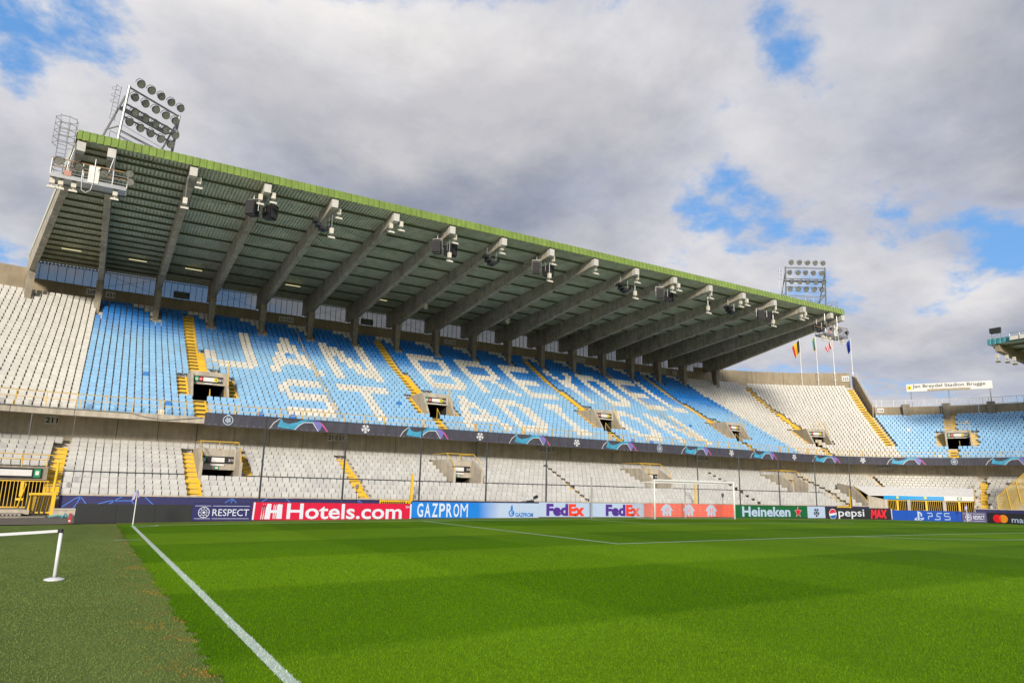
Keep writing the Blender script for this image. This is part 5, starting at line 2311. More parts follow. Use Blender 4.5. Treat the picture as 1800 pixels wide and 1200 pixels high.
# ------------------------------------------------------------------ section number plates
def plate(texts, side, a, Y, z, label, s=0.62):
    loc, rz = place(side, a)
    o = thing('section_sign', label, 'sign', (loc[0] - math.sin(rz) * (Y - CY), CY + math.cos(rz) * (Y - CY), z), rz, 'white section number plates')
    n = len(texts)
    for i, t in enumerate(texts):
        x = (i - n / 2) * (s * 1.35 + 0.08)
        mb = MB()
        mb.box(x, x + s * 1.35, -0.03, 0.0, 0, s)
        p = mb.build('plate', white_paint, o, local=True)
        link('number', text_mesh(t, s * 1.15, s * 0.6, black, 0.03), p, loc=(x + s * 0.1, -0.032, s * 0.2), local=True)


plate(['220'], 'L', 0.016, 42.2, 19.45, 'white plate 220 left of the second roof column', 0.6)
plate(['221'], 'S', -2.3, 42.2, 19.4, 'white plate 221 right of the second roof column', 0.6)
plate(['221', '222'], 'S', 14.8, 42.2, 19.4, 'paired plates 221 and 222 on the back wall above the letter A', 0.55)
plate(['222', '223'], 'S', 34.9, 42.2, 19.4, 'paired plates 222 and 223 in the middle of the back wall', 0.55)
plate(['223', '224'], 'S', 55.0, 42.2, 19.4, 'paired plates 223 and 224 above the second divider rail', 0.55)
plate(['224'], 'S', 70.4, 42.2, 19.4, 'white plate 224 near the right end of the back wall', 0.6)
plate(['225'], 'R', 0.03, 42.2, 19.4, 'white plate 225 right of the last straight bay', 0.6)
plate(['225'], 'R', R(41.5), 42.2, 19.7, 'white plate 225 on the sunny curved wall by the flagpoles', 0.8)
plate(['226'], 'R', R(44.6), 32.2, upZ(19) + 0.75, 'white plate 226 above the blue corner block', 0.62)
plate(['211'], 'L', 0.06, 22.8, 5.42, 'white plate 211 on the wall above the left gate', 0.62)
plate(['211', '212'], 'S', 15.7, 22.7, 5.35, 'leftmost paired plates below the banner, 211 and 212', 0.62)
plate(['212', '213'], 'S', 36.75, 22.7, 5.4, 'middle paired plates below the banner, 212 and 213', 0.62)
plate(['213', '214'], 'S', 57.9, 22.7, 5.4, 'paired plates 213 and 214 below the banner, right of the goal', 0.62)
plate(['214', '215'], 'R', R(38), 22.7, 5.4, 'paired white plates 214 and 215 on the curved wall above the canopy', 0.62)
for x, lab in ((4.0, 'grey notice board on the translucent strip above the first stairs'), (24.0, 'grey notice board on the translucent strip above the second stairs')):
    o = thing('notice_board', lab, 'sign', (x, 42.2, 20.35), group='grey notice boards on the back wall')
    mb = MB()
    mb.box(-0.75, 0.75, -0.05, 0, 0, 0.7)
    b = mb.build('board', mat('notice_grey', (0.10, 0.105, 0.10), 0.6), o, local=True)
    mb = MB()
    for i in range(3):
        mb.box(-0.65 + 0.1 * (i % 2), 0.6 - 0.12 * i, -0.056, -0.051, 0.12 + 0.19 * i, 0.2 + 0.19 * i)
    mb.build('print_line', mat('notice_print', (0.32, 0.33, 0.31), 0.6), b, local=True)

# ------------------------------------------------------------------ flags on the curved wall
def flagpole(label, a, top, draw):
    p = PT('R', a, 42.15, 18.9)
    o = thing('flagpole', label, 'flagpole', p, -a, 'flagpoles on the curved wall')
    mb = MB()
    mb.bar((0, 0, 0), (0, 0, top), 0.075, 8, r2=0.05)
    mb.build('pole', white_paint, o, local=True)
    mb = MB()
    for z in (0.9, 2.0):
        mb.box(-0.12, 0.12, -0.1, 0.12, z, z + 0.1)
    mb.build('clamp', galv, o, local=True)
    draw(o, top)


def droop(o, top, cols, w, h, sway, wid=1.0, names=None):
    """a flag hanging in folds to the left of its pole, striped across the fly"""
    n = len(cols)
    nz = 8
    for i, c in enumerate(cols):
        mb = MB()
        for j in range(4):
            f0, f1 = (i + j / 4) / n, (i + (j + 1) / 4) / n
            for k in range(nz):
                g0, g1 = k / nz, (k + 1) / nz

                def P(f, g):
                    return (-w * f * (1 - 0.35 * g) * wid - 0.06 + 0.05 * math.sin(9 * f + 3 * g), -0.22 * math.sin(8 * f) * (0.4 + g), top - 0.2 - h * g - sway * f)
                mb.face([P(f0, g0), P(f0, g1), P(f1, g1), P(f1, g0)])
        mb.build('flag_stripe', c, o, local=True)


fk, fy, fr = mat('flag_black', (0.02, 0.02, 0.02), 0.8), mat('flag_yellow', (0.75, 0.50, 0.02), 0.8), mat('flag_red', (0.50, 0.02, 0.03), 0.8)
ft, fb, fw = mat('flag_turquoise', (0.02, 0.33, 0.42), 0.8), mat('flag_blue', (0.02, 0.06, 0.36), 0.8), mat('flag_white', (0.70, 0.68, 0.70), 0.8)
flagpole('leftmost flagpole with black yellow red tricolour', R(32.3), 7.7, lambda o, t: droop(o, t, [fk, fy, fr], 1.25, 1.9, 1.3))
flagpole('second flagpole with limp yellow and turquoise flag', R(35.8), 8.2, lambda o, t: droop(o, t, [fy, ft, fy, ft], 0.55, 2.0, 0.6))
flagpole('third flagpole with red and white striped flag', R(39.3), 7.6, lambda o, t: droop(o, t, [fr, fw, fr, fw, fr, fw, fr], 1.15, 1.0, 1.1))
flagpole('rightmost flagpole with dark blue flag', R(43.0), 7.7, lambda o, t: droop(o, t, [fb, fb, fb], 0.6, 1.8, 0.7))

# ------------------------------------------------------------------ stadium name sign
A0, A1 = R(51.3), R(69.2)
p0, p1 = Vector(PT('R', A0, 33.4, 16.6)), Vector(PT('R', A1, 33.4, 16.75))
L = (Vector((p1.x, p1.y, 0)) - Vector((p0.x, p0.y, 0))).length
rz = math.atan2(p1.y - p0.y, p1.x - p0.x)
o = thing('name_sign', 'long white stadium name sign on posts behind the blue corner block', 'sign', (p0.x, p0.y, upZ(19) + 1.2), rz)
zb = 16.65 - (upZ(19) + 1.2)
mb = MB()
mb.box(0, L, -0.08, 0.08, zb, zb + 1.08)
b = mb.build('sign_board', white_paint, o, local=True)
link('lettering', text_mesh('Jan Breydel Stadion Brugge', L * 0.85, 0.60, mat('sign_ink', (0.04, 0.04, 0.045), 0.5), 0.012), b, loc=(L * 0.075, -0.085, zb + 0.38), local=True)
mb = MB()
mb.box(0.12, 0.62, -0.10, -0.085, zb + 0.3, zb + 0.85)
e = mb.build('emblem', mat('emblem_yellow', (0.80, 0.66, 0.02), 0.5), b, local=True)
mb = MB()
mb.flat(star2(0.37, zb + 0.57, 0.17, 0.5), -0.104)
mb.build('emblem_mark', mat('sign_ink', (0.04, 0.04, 0.045), 0.5), e, local=True)
mb = MB()
mb.box(L * 0.25, L * 0.75, -0.10, -0.084, zb + 0.02, zb + 0.28)
s_ = mb.build('sub_strip', mat('strip_tan', (0.38, 0.31, 0.20), 0.6), b, local=True)
link('lettering', text_mesh('Vlaanderen - Brugge - Euro 2000', L * 0.48, 0.15, mat('strip_ink', (0.62, 0.55, 0.42), 0.6)), s_, loc=(L * 0.26, -0.104, zb + 0.08), local=True)
mb = MB()
for x in (0.5, L * 0.5, L - 0.3):
    mb.bar((x, 0.15, 0), (x, 0.15, zb + 0.9), 0.07, 8)
mb.build('post', galv, o, local=True)

# ------------------------------------------------------------------ tip of the side stand roof
side = thing('side_roof', 'corner of the side stand roof with teal edge at the right', 'roof', (83, 3.4, 16))
XE_ = 83.0
mb = MB()
n = 40
for i in range(n):
    for (u0, h0), (u1, h1) in zip(((0, 0), (0.1, -0.06), (0.6, -0.06), (0.7, 0)), ((0.1, -0.06), (0.6, -0.06), (0.7, 0), (1, 0))):
        y0, y1 = 3.42 - (i + u0) * 0.5, 3.42 - (i + u1) * 0.5
        mb.face([(XE_ + h0, y0, 18.75), (XE_ + h1, y1, 18.75), (XE_ + h1 + 0.1, y1, 19.4), (XE_ + h0 + 0.1, y0, 19.4)])
mb.build('fascia_sheet', teal, side)
mb = MB()
mb.face([(XE_ + 0.1, 3.42, 19.4), (XE_ + 0.1, -16.6, 19.4), (XE_ + 26, -16.6, 18.4), (XE_ + 26, 3.42, 18.4)])
mb.face([(XE_ + 0.1, 3.42, 18.78), (XE_ + 0.1, -16.6, 18.78), (XE_ + 26, -16.6, 17.6), (XE_ + 26, 3.42, 17.6)])
mb.face([(XE_ + 0.1, 3.42, 18.78), (XE_ + 0.1, 3.42, 19.4), (XE_ + 26, 3.42, 18.4), (XE_ + 26, 3.42, 17.6)])
mb.build('roof_skin', sheet_green, side)
for k in range(4):
    y = 2.55 - 5.0 * k
    mb = MB()
    mb.hexa([(XE_ + 0.2, y - 0.25, 17.95), (XE_ + 24, y - 0.25, 15.0), (XE_ + 24, y + 0.25, 15.0), (XE_ + 0.2, y + 0.25, 17.95),
             (XE_ + 0.2, y - 0.25, 18.74), (XE_ + 24, y - 0.25, 17.6), (XE_ + 24, y + 0.25, 17.6), (XE_ + 0.2, y + 0.25, 18.74)])
    mb.build('beam', concrete_back, side)
for k in range(8):
    mb = MB()
    xx = XE_ + 1.0 + 2.6 * k
    mb.box(xx, xx + 0.12, -16, 3.3, 18.74 - 0.045 * (xx - XE_) - 0.22, 18.74 - 0.045 * (xx - XE_) - 0.02)
    mb.build('purlin', purlin_mat, side)
for i, (x, y, z) in enumerate(((83.3, 2.7, 16.9), (83.6, 1.9, 16.75), (84.5, 1.6, 16.6))):
    put(fl0, (x, y, z), 'cream floodlight under the tip of the teal side roof, %s from the left' % ORD[i], 'floodlights under the side roof', R(90))
o = thing('roof_spotlight', 'square spotlight standing on the teal side roof corner', 'floodlight', (83.4, 2.6, 19.4))
mb = MB()
mb.path([(0, 0.45, 0), (0, 0.45, 0.8)], 0.03)
mb.path([(0, -0.45, 0), (0, -0.45, 0.8)], 0.03)
mb.path([(0, 0.45, 0.1), (0, -0.45, 0.7)], 0.02)
mb.build('stand', galv, o, local=True)
mb = MB()
mb.hexa([(-0.25, -0.55, 0.7), (-0.25, 0.55, 0.7), (0.1, 0.5, 0.6), (0.1, -0.5, 0.6), (-0.1, -0.6, 1.25), (-0.1, 0.6, 1.25), (0.25, 0.5, 1.1), (0.25, -0.5, 1.1)])
mb.build('lamp_head', lamp_body, o, local=True)
for i in range(2):
    o = thing('roof_panel_lamp', ['left', 'right'][i] + ' flat box lamp hung on the teal roof edge', 'floodlight', (82.85, 0.55 - 0.95 * i, 18.85), group='box lamps on the teal roof edge')
    mb = MB()
    mb.hexa([(-0.35, -0.4, 0), (-0.35, 0.4, 0), (0.0, 0.4, 0), (0, -0.4, 0), (-0.15, -0.4, 0.45), (-0.15, 0.4, 0.45), (0.05, 0.4, 0.45), (0.05, -0.4, 0.45)])
    mb.build('lamp_head', cream_box, o, local=True)
    mb = MB()
    mb.path([(-0.1, -0.45, 0.4), (-0.1, -0.45, 0.8), (-0.1, 0.45, 0.8), (-0.1, 0.45, 0.4)], 0.03)
    mb.build('yoke', galv, o, local=True)

# ------------------------------------------------------------------ players' gate on the left
lg = thing('left_portal', 'concrete portal with black sign above the yellow gates on the left', 'portal', (-5, 16.0, -0.5))
mb = MB()
sw = [('L', a) for a in np.linspace(0.055, R(40), 10)]
sweep(mb, sw, [(15.7, 1.62), (15.7, 2.42), (18.4, 2.42), (18.4, 1.62)])
e = sw[0]
mb.face([PT(e[0], e[1], y, z) for y, z in [(15.7, 1.62), (15.7, 2.42), (18.4, 2.42), (18.4, 1.62)]])
mb.build('lintel', concrete, lg)
mb = MB()
sweep(mb, sw, [(15.5, -0.6), (15.5, -0.05), (19.5, -0.05), (19.5, -0.6)])
mb.build('threshold', concrete_pale, lg)
mb = MB()
mb.box(-3.9, X0 - 0.02, 14.6, 18.4, -0.5, 0.55)
mb.prism([(-3.62, 14.9, 0.56), (-3.62, 18.4, 0.56), (-3.62, 18.4, 2.4)], (0.3, 0, 0))
mb.build('side_pier', concrete, lg)
mb = MB()
sweep(mb, sw, [(19.4, -0.5), (19.4, 2.4), (19.5, 2.4), (19.5, -0.5)])
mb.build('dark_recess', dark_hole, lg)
mb = MB()
for (a0, a1) in ((0.075, 0.24),):
    st = sub('L', a0, a1, 3)
    sweep(mb, st, [(15.6, 1.72), (15.6, 2.30), (15.69, 2.30), (15.69, 1.72)])
b = mb.build('sign_board', black, lg)
mb = MB()
sweep(mb, sub('L', 0.108, 0.235, 3), [(15.585, 1.84), (15.585, 2.2), (15.598, 2.2), (15.598, 1.84)])
mb.build('sign_field', white_paint, b)
mb = MB()
sweep(mb, sub('L', 0.079, 0.101, 2), [(15.585, 1.76), (15.585, 2.26), (15.598, 2.26), (15.598, 1.76)])
pl = mb.build('exit_plate', mat('exit_green', (0.0, 0.26, 0.10), 0.5), b)
mb = MB()
sweep(mb, sub('L', 0.084, 0.096, 2), [(15.57, 1.9), (15.57, 2.14), (15.584, 2.14), (15.584, 1.9)])
mb.build('exit_symbol', white_paint, pl)
# yellow rail on top of the lintel
mb = MB()
st = sub('L', 0.062, R(30), 8)
for z in (2.82, 3.12):
    for (s0, a0), (s1, a1) in zip(st[:-1], st[1:]):
        mb.bar(PT(s0, a0, 15.75, z), PT(s1, a1, 15.75, z), 0.028, 5)
for a in (0.062, 0.145, 0.24, 0.33):
    mb.bar(PT('L', a, 15.75, 2.42), PT('L', a, 15.75, 3.12), 0.035, 6)
mb.path([PT('L', 0.062, 15.75, 3.12), PT('L', 0.03, 15.75, 3.12)], 0.03)
mb.build('guard_rail', yellow_rail, lg)

gate = thing('bar_gate', 'tall yellow barred gate under the black sign on the left', 'gate', (-5.2, 15.4, -0.1))
mb = MB()
for z in (0.0, 1.52):
    mb.box(-7.2, -3.95, 15.40, 15.46, z, z + 0.06)
mb.build('gate_rail', yellow_rail, gate)
bm_ = MB()
bm_.box(-0.016, 0.016, -0.016, 0.016, 0.061, 1.519)
bar_me = bm_.mesh('bar', yellow_rail)
for i in range(18):
    link('bar', bar_me, gate, loc=(-7.15 + i * 0.185, 15.43, 0))
mb = MB()
mb.box(-5.35, -5.17, 15.34, 15.395, 0.65, 1.5)
mb.box(-5.5, -5.1, 15.33, 15.339, 0.42, 0.55)
mb.bar((-5.35, 15.3, 0.0), (-5.05, 15.3, 1.4), 0.03)
mb.build('lock_plate', yellow, gate)

post = thing('leaning_post', 'thick yellow leaning post beside the pale grey seats on the left', 'post', (-3.64, 13.8, 0.1))
mb = MB()
mb.bar((0, 0, 0), (0.06, 0.9, 2.55), 0.075, 8)
mb.build('tube', yellow, post, local=True)
mb = MB()
mb.box(-0.14, 0.14, -0.12, 0.12, -0.5, 0.12)
mb.build('footing', concrete, post, local=True)

sg = thing('small_gate', 'low yellow gate with black bars standing open by the navy wall', 'gate', (-4.75, 13.5, -0.45))
mb = MB()
mb.box(0, 1.28, 0, 0.06, 1.22, 1.34)
mb.box(0.0, 0.1, -0.004, 0.064, 0.15, 1.34)
mb.box(0.2, 1.2, 0, 0.06, 0.2, 0.28)
mb.build('gate_frame', yellow, sg, local=True)
mb = MB()
mb.box(1.12, 1.32, -0.05, 0.14, 0.0, 1.42)
mb.build('gate_post', yellow, sg, local=True)
mb = MB()
for x in (-0.12, 0.3, 0.55, 0.8):
    mb.hexa([(x, -0.03, 0.1), (x + 0.09, -0.03, 0.1), (x + 0.09, 0.03, 0.1), (x, 0.03, 0.1), (x + 0.1, -0.03, 1.2), (x + 0.19, -0.03, 1.2), (x + 0.19, 0.03, 1.2), (x + 0.1, 0.03, 1.2)])
mb.box(-0.45, 0.9, -0.03, 0.03, 0.05, 0.1)
mb.build('black_bar', black, sg, local=True)
mb = MB()
mb.box(0.1, 1.1, 0.2, 0.24, 0.3, 1.2)
mb.build('mesh_panel', mat('yellow_mesh', (0.42, 0.27, 0.02), 0.7, 0.4, 20), sg, local=True)

step = thing('ramp_step', 'perforated metal ramp steps in front of the left gate', 'ramp', (-6, 12, -0.5))
for i, (x0, x1, y0, y1, z0, z1) in enumerate(((-9, -4.9, 12.0, 13.1, -0.35, -0.22), (-9, -3.7, 10.6, 11.9, -0.45, -0.34), (-9, -4.6, 13.2, 15.2, -0.30, -0.05))):
    mb = MB()
    mb.box(x0, x1, y0, y1, z0, z1)
    mb.build('ramp_plate', [mat('perforated_steel', (0.30, 0.27, 0.24), 0.5, 0.4, 18, metal=0.4), concrete, concrete_pale][i], step)
mb = MB()
for i in range(22):
    mb.box(-8.9 + i * 0.18, -8.82 + i * 0.18, 11.988, 11.998, -0.33, -0.25)
mb.build('perforation', slot_dark, step)
wall = thing('kerb_block', 'low pale concrete kerb between yellow gate and black board', 'kerb', (-3.2, 13.0, -0.4))
mb = MB()
mb.box(-3.45, -2.3, 12.9, 13.2, -0.55, -0.05)
mb.hexa([(-3.45, 12.85, -0.05), (-2.3, 12.85, -0.05), (-2.3, 13.25, -0.05), (-3.45, 13.25, -0.05), (-3.45, 12.9, 0.05), (-2.3, 12.9, 0.05), (-2.3, 13.2, 0.05), (-3.45, 13.2, 0.05)])
mb.build('block', concrete_pale, wall)
hose = MB()
hose.path([(-3.5, 9.5, -0.3), (-3.1, 9.4, -0.2), (-2.8, 9.3, -0.26), (-2.5, 9.2, -0.2), (-2.2, 9.2, -0.18)], 0.05, 6)
hose.path([(-2.9, 9.2, -0.36), (-2.75, 9.25, -0.1), (-2.55, 9.2, -0.36)], 0.03, 6)
tag(hose.build('hose', mat('hose_teal', (0.05, 0.25, 0.28), 0.5)), 'teal hose on the ground behind the black board', 'hose')
rb = MB()
rb.box(-2.50, -2.36, 3.35, 3.6, -0.3, 0.12)
rb.box(-2.49, -2.41, 3.345, 3.349, -0.25, -0.18, 1)
tag(rb.build('power_box', [mat('box_red', (0.45, 0.03, 0.03), 0.5), white_paint]), 'small red power box at the end of the black board', 'box')

# ------------------------------------------------------------------ gate with white canopy in the right corner
cg = thing('canopy_gate', 'corner gate with white canopy roof and yellow barred doors', 'gate', PT('R', R(40), 14.5, -0.4))
mb = MB()
st = sub('R', R(13.5), R(62.5), 16)
sweep(mb, st, [(14.05, 2.02), (14.05, 2.10), (16.0, 3.05), (18.6, 3.05), (18.6, 2.95), (16.0, 2.95)])
for e in (st[0], st[-1]):
    mb.face([PT(e[0], e[1], y, z) for y, z in [(14.05, 2.02), (14.05, 2.10), (16.0, 3.05), (18.6, 3.05), (18.6, 2.95), (16.0, 2.95)]])
mb.build('canopy', white_paint, cg)
mb = MB()
sweep(mb, sub('R', R(22), R(50), 10), [(14.02, 1.62), (14.02, 2.06), (14.045, 2.06), (14.045, 1.62)])
mb.build('blue_valance', mat('valance_blue', (0.01, 0.30, 0.66), 0.5), cg)
mb = MB()
sweep(mb, sub('R', R(50.2), R(62.3), 5), [(14.02, 1.62), (14.02, 2.08), (14.045, 2.08), (14.045, 1.62)])
mb.build('white_valance', white_paint, cg)
for a, m_ in ((29, 'valance_mark'), (42, 'valance_mark')):
    loc, rz = place('R', R(a))
    mb = MB()
    mb.flat(disc2(0, 1.88, 0.15, 16), 13.41, 0)
    mb.build('emblem', mat('emblem_yellow', (0.80, 0.66, 0.02), 0.5), cg, loc=loc, rz=rz)
loc, rz = place('R', R(56.5))
mb = MB()
mb.box(-0.22, 0.22, 13.40, 13.415, 1.72, 2.02)
mb.build('exit_plate', mat('exit_green', (0.0, 0.26, 0.10), 0.5), cg, loc=loc, rz=rz)
mb = MB()
mb.box(-0.12, 0.12, 13.39, 13.399, 1.78, 1.96)
mb.build('exit_symbol', white_paint, cg, loc=loc, rz=rz)
for a in (13.2, 62.6):
    mb = MB()
    loc, rz = place('R', R(a))
    c, s = math.cos(rz), math.sin(rz)
    P = lambda x, y, z: (loc[0] + c * x - s * y, loc[1] + s * x + c * y, z)
    pts = [(13.4, -0.5), (18.0, -0.5), (18.0, 3.4), (15.6, 3.0), (13.4, 1.15)]
    mb.prism([P(-0.12, y, z) for y, z in pts], Vector(P(0.12, 0, 0)) - Vector(P(-0.12, 0, 0)))
    mb.build('side_wall', concrete_pale, cg)
mb = MB()
st = sub('R', R(13.6), R(23.0), 5)
for q, ((s0, a0), (s1, a1)) in enumerate(zip(st[:-1], st[1:])):
    z0, z1 = 2.0 - 0.10 * q, 1.90 - 0.10 * q
    mb.hexa([PT(s0, a0, 14.1, -0.5), PT(s1, a1, 14.1, -0.5), PT(s1, a1, 14.3, -0.5), PT(s0, a0, 14.3, -0.5), PT(s0, a0, 14.1, z0), PT(s1, a1, 14.1, z1), PT(s1, a1, 14.3, z1), PT(s0, a0, 14.3, z0)])
mb.build('ramp_wall', concrete_pale, cg)
for a in (23.2, 34.4, 50.1):
    loc, rz = place('R', R(a))
    mb = MB()
    mb.box(-0.18, 0.18, 13.45, 13.75, -0.5, 1.9)
    mb.build('pillar', concrete_pale, cg, loc=loc, rz=rz)
mb = MB()
sweep(mb, sub('R', R(13.5), R(62.4), 14), [(18.3, -0.5), (18.3, 3.0), (18.4, 3.0), (18.4, -0.5)])
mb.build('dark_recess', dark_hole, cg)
b3 = MB()
b3.box(-0.018, 0.018, -0.018, 0.018, -0.35, 1.53)
bar3 = b3.mesh('bar', yellow_rail)
for (a0, a1) in ((23.9, 33.7), (35.1, 49.4), (50.8, 61.6)):
    mb = MB()
    sweep(mb, sub('R', R(a0), R(a1), 5), [(14.15, 1.50), (14.15, 1.57), (14.2, 1.57), (14.2, 1.50)])
    loc, rz = place('R', R((a0 + a1) / 2))
    d = mb.build('gate_rail', yellow_rail, cg)
    n = int(R(a1 - a0) * 13.55 / 0.19)
    for i in range(n + 1):
        a = R(a0 + (a1 - a0) * i / n)
        link('bar', bar3, d, loc=PT('R', a, 14.18, 0), rz=-a)
    mb = MB()
    mb.box(-0.1, 0.12, 13.45, 13.52, 0.45, 1.5)
    mb.box(-0.35, 0.0, 13.44, 13.449, 0.35, 0.5)
    mb.build('lock_plate', yellow, cg, loc=loc, rz=rz)
mb = MB()
for a in (13.2, 62.6):
    mb.path([PT('R', R(a), 14.0, 1.25), PT('R', R(a), 16.2, 3.25)], 0.03)
mb.build('guard_rail', yellow_rail, cg)

# stairs with yellow mesh screens at the far right
ms = thing('mesh_stair', 'stair flank with pale yellow mesh screens at the right edge', 'stairs', PT('R', R(76), 14.2, 0))
loc, rz = place('R', R(77))
mb = MB()
mb.prism([(-1.05, 13.6, 0.4), (0.75, 13.6, 0.4), (2.3, 13.6, 3.2), (2.3, 13.6, 4.6), (-0.2, 13.6, 1.0)], (0, 4.0, 0))
mb.build('flank', concrete_pale, ms, loc=loc, rz=rz)
mesh_m = bpy.data.materials.new('yellow_mesh_screen')
mesh_m.use_nodes = True
_b = mesh_m.node_tree.nodes['Principled BSDF']
_b.inputs['Base Color'].default_value = (0.75, 0.55, 0.16, 1)
_b.inputs['Roughness'].default_value = 0.6
_b.inputs['Alpha'].default_value = 0.32
mb = MB()
mb.prism([(-1.3, 13.5, 0.5), (0.2, 13.5, 0.5), (2.5, 13.5, 3.0), (2.5, 13.5, 5.6), (-1.3, 13.5, 2.1)], (0, 0.015, 0))
mb.build('mesh_screen', mesh_m, ms, loc=loc, rz=rz)
mb = MB()
mb.path([(-1.3, 13.48, 0.4), (-1.3, 13.48, 2.15), (2.6, 13.48, 5.75)], 0.045)
for x in (-0.35, 0.6, 1.55):
    zt = 2.15 + (x + 1.3) * (3.6 / 3.9)
    mb.bar((x, 13.48, zt), (x + 0.25, 13.48, zt - 2.3), 0.05, 6)
mb.build('screen_frame', yellow_rail, ms, loc=loc, rz=rz)

# ------------------------------------------------------------------ queue barrier post on the turf
zp = gz(-2.26) - 0.012
o = thing('barrier_post', 'white retractable belt barrier post standing on the artificial turf', 'barrier', (-2.26, -18.98, zp))
mb = MB()
n = 28
for (r0, z0, r1, z1) in ((0.175, 0.0, 0.175, 0.03), (0.175, 0.03, 0.06, 0.06)):
    mb.bar((0, 0, z0), (0, 0, z1), r0, n, r2=r1, caps=(z0 == 0.0))
shade(mb.build('base', mat('barrier_white', (0.78, 0.78, 0.80), 0.35), o, local=True))
mb = MB()
mb.bar((0, 0, 0.05), (0, 0, 0.955), 0.033, 14)
shade(mb.build('tube', mat('barrier_white', (0.78, 0.78, 0.80), 0.35), o, local=True))
mb = MB()
mb.bar((0, 0, 0.90), (0, 0, 0.975), 0.036, 14)
mb.box(-0.062, 0.04, -0.018, 0.018, 0.89, 0.972)
mb.build('belt_head', black, o, local=True)
mb = MB()
prev = None
for i in range(13):
    f = i / 12
    x = -0.06 - 5.0 * f
    z = 0.935 - 0.10 * math.sin(math.pi * f) - 0.0 * f
    y = -0.4 * f
    if prev:
        mb.face([(prev[0], prev[1], prev[2] - 0.026), (x, y, z - 0.026), (x, y, z + 0.026), (prev[0], prev[1], prev[2] + 0.026)])
    prev = (x, y, z)
mb.build('belt', mat('belt_white', (0.74, 0.74, 0.78), 0.6), o, local=True)
# ------------------------------------------------------------------ television camera and microphones
o = thing('covered_camera', 'television camera under a crumpled pale rain cover behind the boards', 'camera', (24.3, 6.2, -0.35))
mb = MB()
for a in (0, 2.1, 4.2):
    mb.bar((0, 0, 0.95), (0.45 * math.cos(a), 0.45 * math.sin(a), 0), 0.03)
mb.bar((0, 0, 0.9), (0, 0, 1.2), 0.05)
mb.build('tripod', black, o, local=True)
mb = MB()
ringp = []
for i, (x, zc, rr) in enumerate(((-0.75, 1.30, 0.04), (-0.6, 1.38, 0.14), (-0.3, 1.42, 0.2), (0.05, 1.42, 0.2), (0.3, 1.46, 0.13), (0.5, 1.50, 0.10))):
    ringp.append([(x + random.uniform(-0.03, 0.03), rr * 0.9 * math.cos(t) + random.uniform(-0.03, 0.03), zc + rr * math.sin(t) + random.uniform(-0.03, 0.03)) for t in np.linspace(0, 2 * math.pi, 9, endpoint=False)])
for A_, B_ in zip(ringp[:-1], ringp[1:]):
    for i in range(9):
        mb.face([A_[i], B_[i], B_[(i + 1) % 9], A_[(i + 1) % 9]])
mb.build('rain_cover', mat('rain_cover', (0.55, 0.56, 0.54), 0.4, 0.5, 6), o, local=True)
mb = MB()
mb.bar((0.42, 0, 1.46), (0.80, 0, 1.62), 0.11, 10)
mb.box(-0.15, 0.45, -0.16, 0.16, 1.2, 1.34)
mb.build('lens', black, o, local=True)
for i, (x, y, h_, lab) in enumerate(((12.9, 8.5, 1.9, 'grey furry microphone on a stand behind the crimson board'), (42.6, 5.6, 1.9, 'small black microphone on a tripod right of the goal'))):
    o = thing('microphone', lab, 'microphone', (x, y, -0.35), group='microphones behind the boards')
    mb = MB()
    mb.bar((0, 0, 0.3), (0, 0, h_), 0.022)
    for a in (0.3, 2.4, 4.5):
        mb.bar((0, 0, h_ * 0.65), (0.28 * math.cos(a), 0.28 * math.sin(a), 0), 0.018)
    mb.build('stand', black, o, local=True)
    mb = MB()
    for z0, r0, z1, r1 in ((-0.18, 0.04, -0.1, 0.10), (-0.1, 0.10, 0.08, 0.11), (0.08, 0.11, 0.16, 0.04)):
        mb.bar((0, 0, h_ + z0 + 0.1), (0, 0, h_ + z1 + 0.1), r0, 9, r2=r1)
    mb.build('windshield', mat('furry_grey', (0.22, 0.21, 0.20), 0.95) if i == 0 else black, o, local=True)

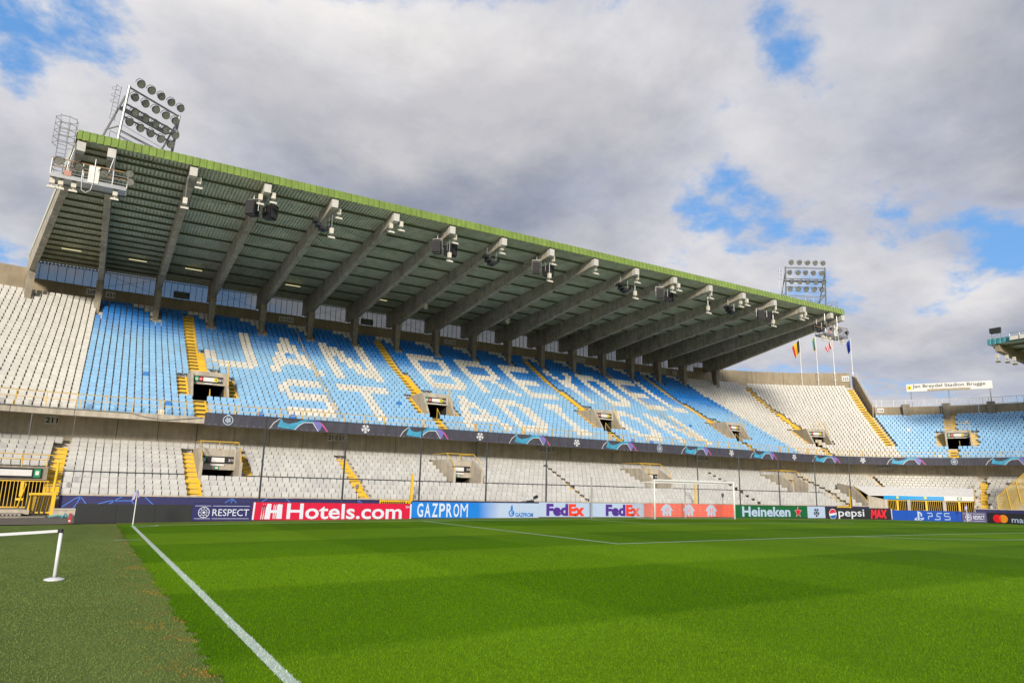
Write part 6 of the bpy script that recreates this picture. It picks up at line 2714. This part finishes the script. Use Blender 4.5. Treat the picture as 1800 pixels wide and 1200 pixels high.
# ------------------------------------------------------------------ grass blades near the camera
def blades(name, n, xr, yr, dmax, h, w, colf, m, keep):
    """short upright triangles, thinning out with distance from the camera"""
    P = np.empty((0, 2))
    while len(P) < n:
        d = 2.6 + (dmax - 2.6) * RNG.random(n * 2) ** 0.9
        th = yaw + (RNG.random(n * 2) - 0.5) * 1.55
        q = np.stack([CAM[0] + d * np.sin(th), CAM[1] + d * np.cos(th)], 1)
        ok = (q[:, 0] > xr[0]) & (q[:, 0] < xr[1]) & (q[:, 1] > yr[0]) & (q[:, 1] < yr[1])
        q = q[ok]
        q = q[keep(q)]
        P = np.concatenate([P, q])
    P = P[:n]
    d = np.hypot(P[:, 0] - CAM[0], P[:, 1] - CAM[1])
    s = 1.0 + d / 14.0
    hh = h * (0.5 + RNG.random(n)) * (0.8 + 0.2 * s)
    hh = hh * np.clip((dmax - d) / 12.0, 0.05, 1)
    ww = w * (0.6 + 0.8 * RNG.random(n)) * s
    an = RNG.random(n) * math.pi
    le = (RNG.random((n, 2)) - 0.5) * (hh[:, None] * 1.5)
    z0 = np.array([gz(x) for x in P[:, 0]])
    dx, dy = np.cos(an) * ww / 2, np.sin(an) * ww / 2
    V = np.empty((n, 3, 3))
    V[:, 0] = np.stack([P[:, 0] - dx, P[:, 1] - dy, z0 - 0.004], 1)
    V[:, 1] = np.stack([P[:, 0] + dx, P[:, 1] + dy, z0 - 0.004], 1)
    V[:, 2] = np.stack([P[:, 0] + le[:, 0], P[:, 1] + le[:, 1], z0 + hh], 1)
    C = np.ones((n, 3, 4))
    C[:, :, :3] = colf(P)[:, None, :]
    me = mesh_from_arrays(name, V.reshape(-1, 3), np.arange(n * 3).reshape(-1, 3), C.reshape(-1, 4), m)
    o = link(name, me)
    o['kind'] = 'stuff'
    return o


blade_m = mat('grass_blade', (0.05, 0.12, 0.005), 0.8, attr=True, spec=0.04)


def pitch_col(P):
    n = len(P)
    sx = np.clip(np.sin((P[:, 0] + 0.15) * math.pi / 5.5) * 4 + 0.5, 0, 1)
    sy = np.clip(np.sin(P[:, 1] * math.pi / 5.5) * 4 + 0.5, 0, 1)
    s = (0.35 * sx + 0.65 * sy)[:, None]
    c = np.array([0.084, 0.198, 0.001]) * (1 - s) + np.array([0.146, 0.284, 0.0056]) * s
    c = c * (0.8 + 0.4 * RNG.random((n, 1)))
    line = (np.abs(P[:, 0] + RNG.normal(0, 0.006, n)) < 0.068)[:, None]
    wc = np.array([0.72, 0.84, 0.74]) * (0.65 + 0.6 * RNG.random((n, 1)))
    return np.where(line & (RNG.random((n, 1)) < 0.85), wc, c)


def turf_col(P):
    n = len(P)
    c = np.array([0.160, 0.222, 0.058]) * (0.7 + 0.6 * RNG.random((n, 1)))
    clump = np.sin(P[:, 1] * 1.7) + np.sin(P[:, 1] * 4.3 + 1) + np.sin(P[:, 0] * 9 + P[:, 1] * 3.1)
    dry = (RNG.random(n) < np.clip((P[:, 0] + 1.35) / 0.7, 0, 1) ** 1.5 * 0.85 * (clump > 1.15))[:, None]
    return np.where(dry, np.array([0.46, 0.26, 0.05]) * (0.5 + 0.8 * RNG.random((n, 1))), c)


g1 = blades('grass', 460000, (-0.75, 40), (-34, 1), 28, 0.018, 0.0042, pitch_col, blade_m, lambda q: q[:, 0] > np.array([seam(y) for y in q[:, 1]]) - np.abs(RNG.normal(0, 0.02, len(q))))
tag(g1, 'short mown pitch grass in the foreground', 'grass')
g2 = blades('turf_fibre', 150000, (-9, -0.55), (-34, 2), 28, 0.010, 0.0045, turf_col, blade_m, lambda q: np.ones(len(q), bool))
tag(g2, 'olive artificial turf fibres left of the touchline', 'turf')
bpy.context.view_layer.update()
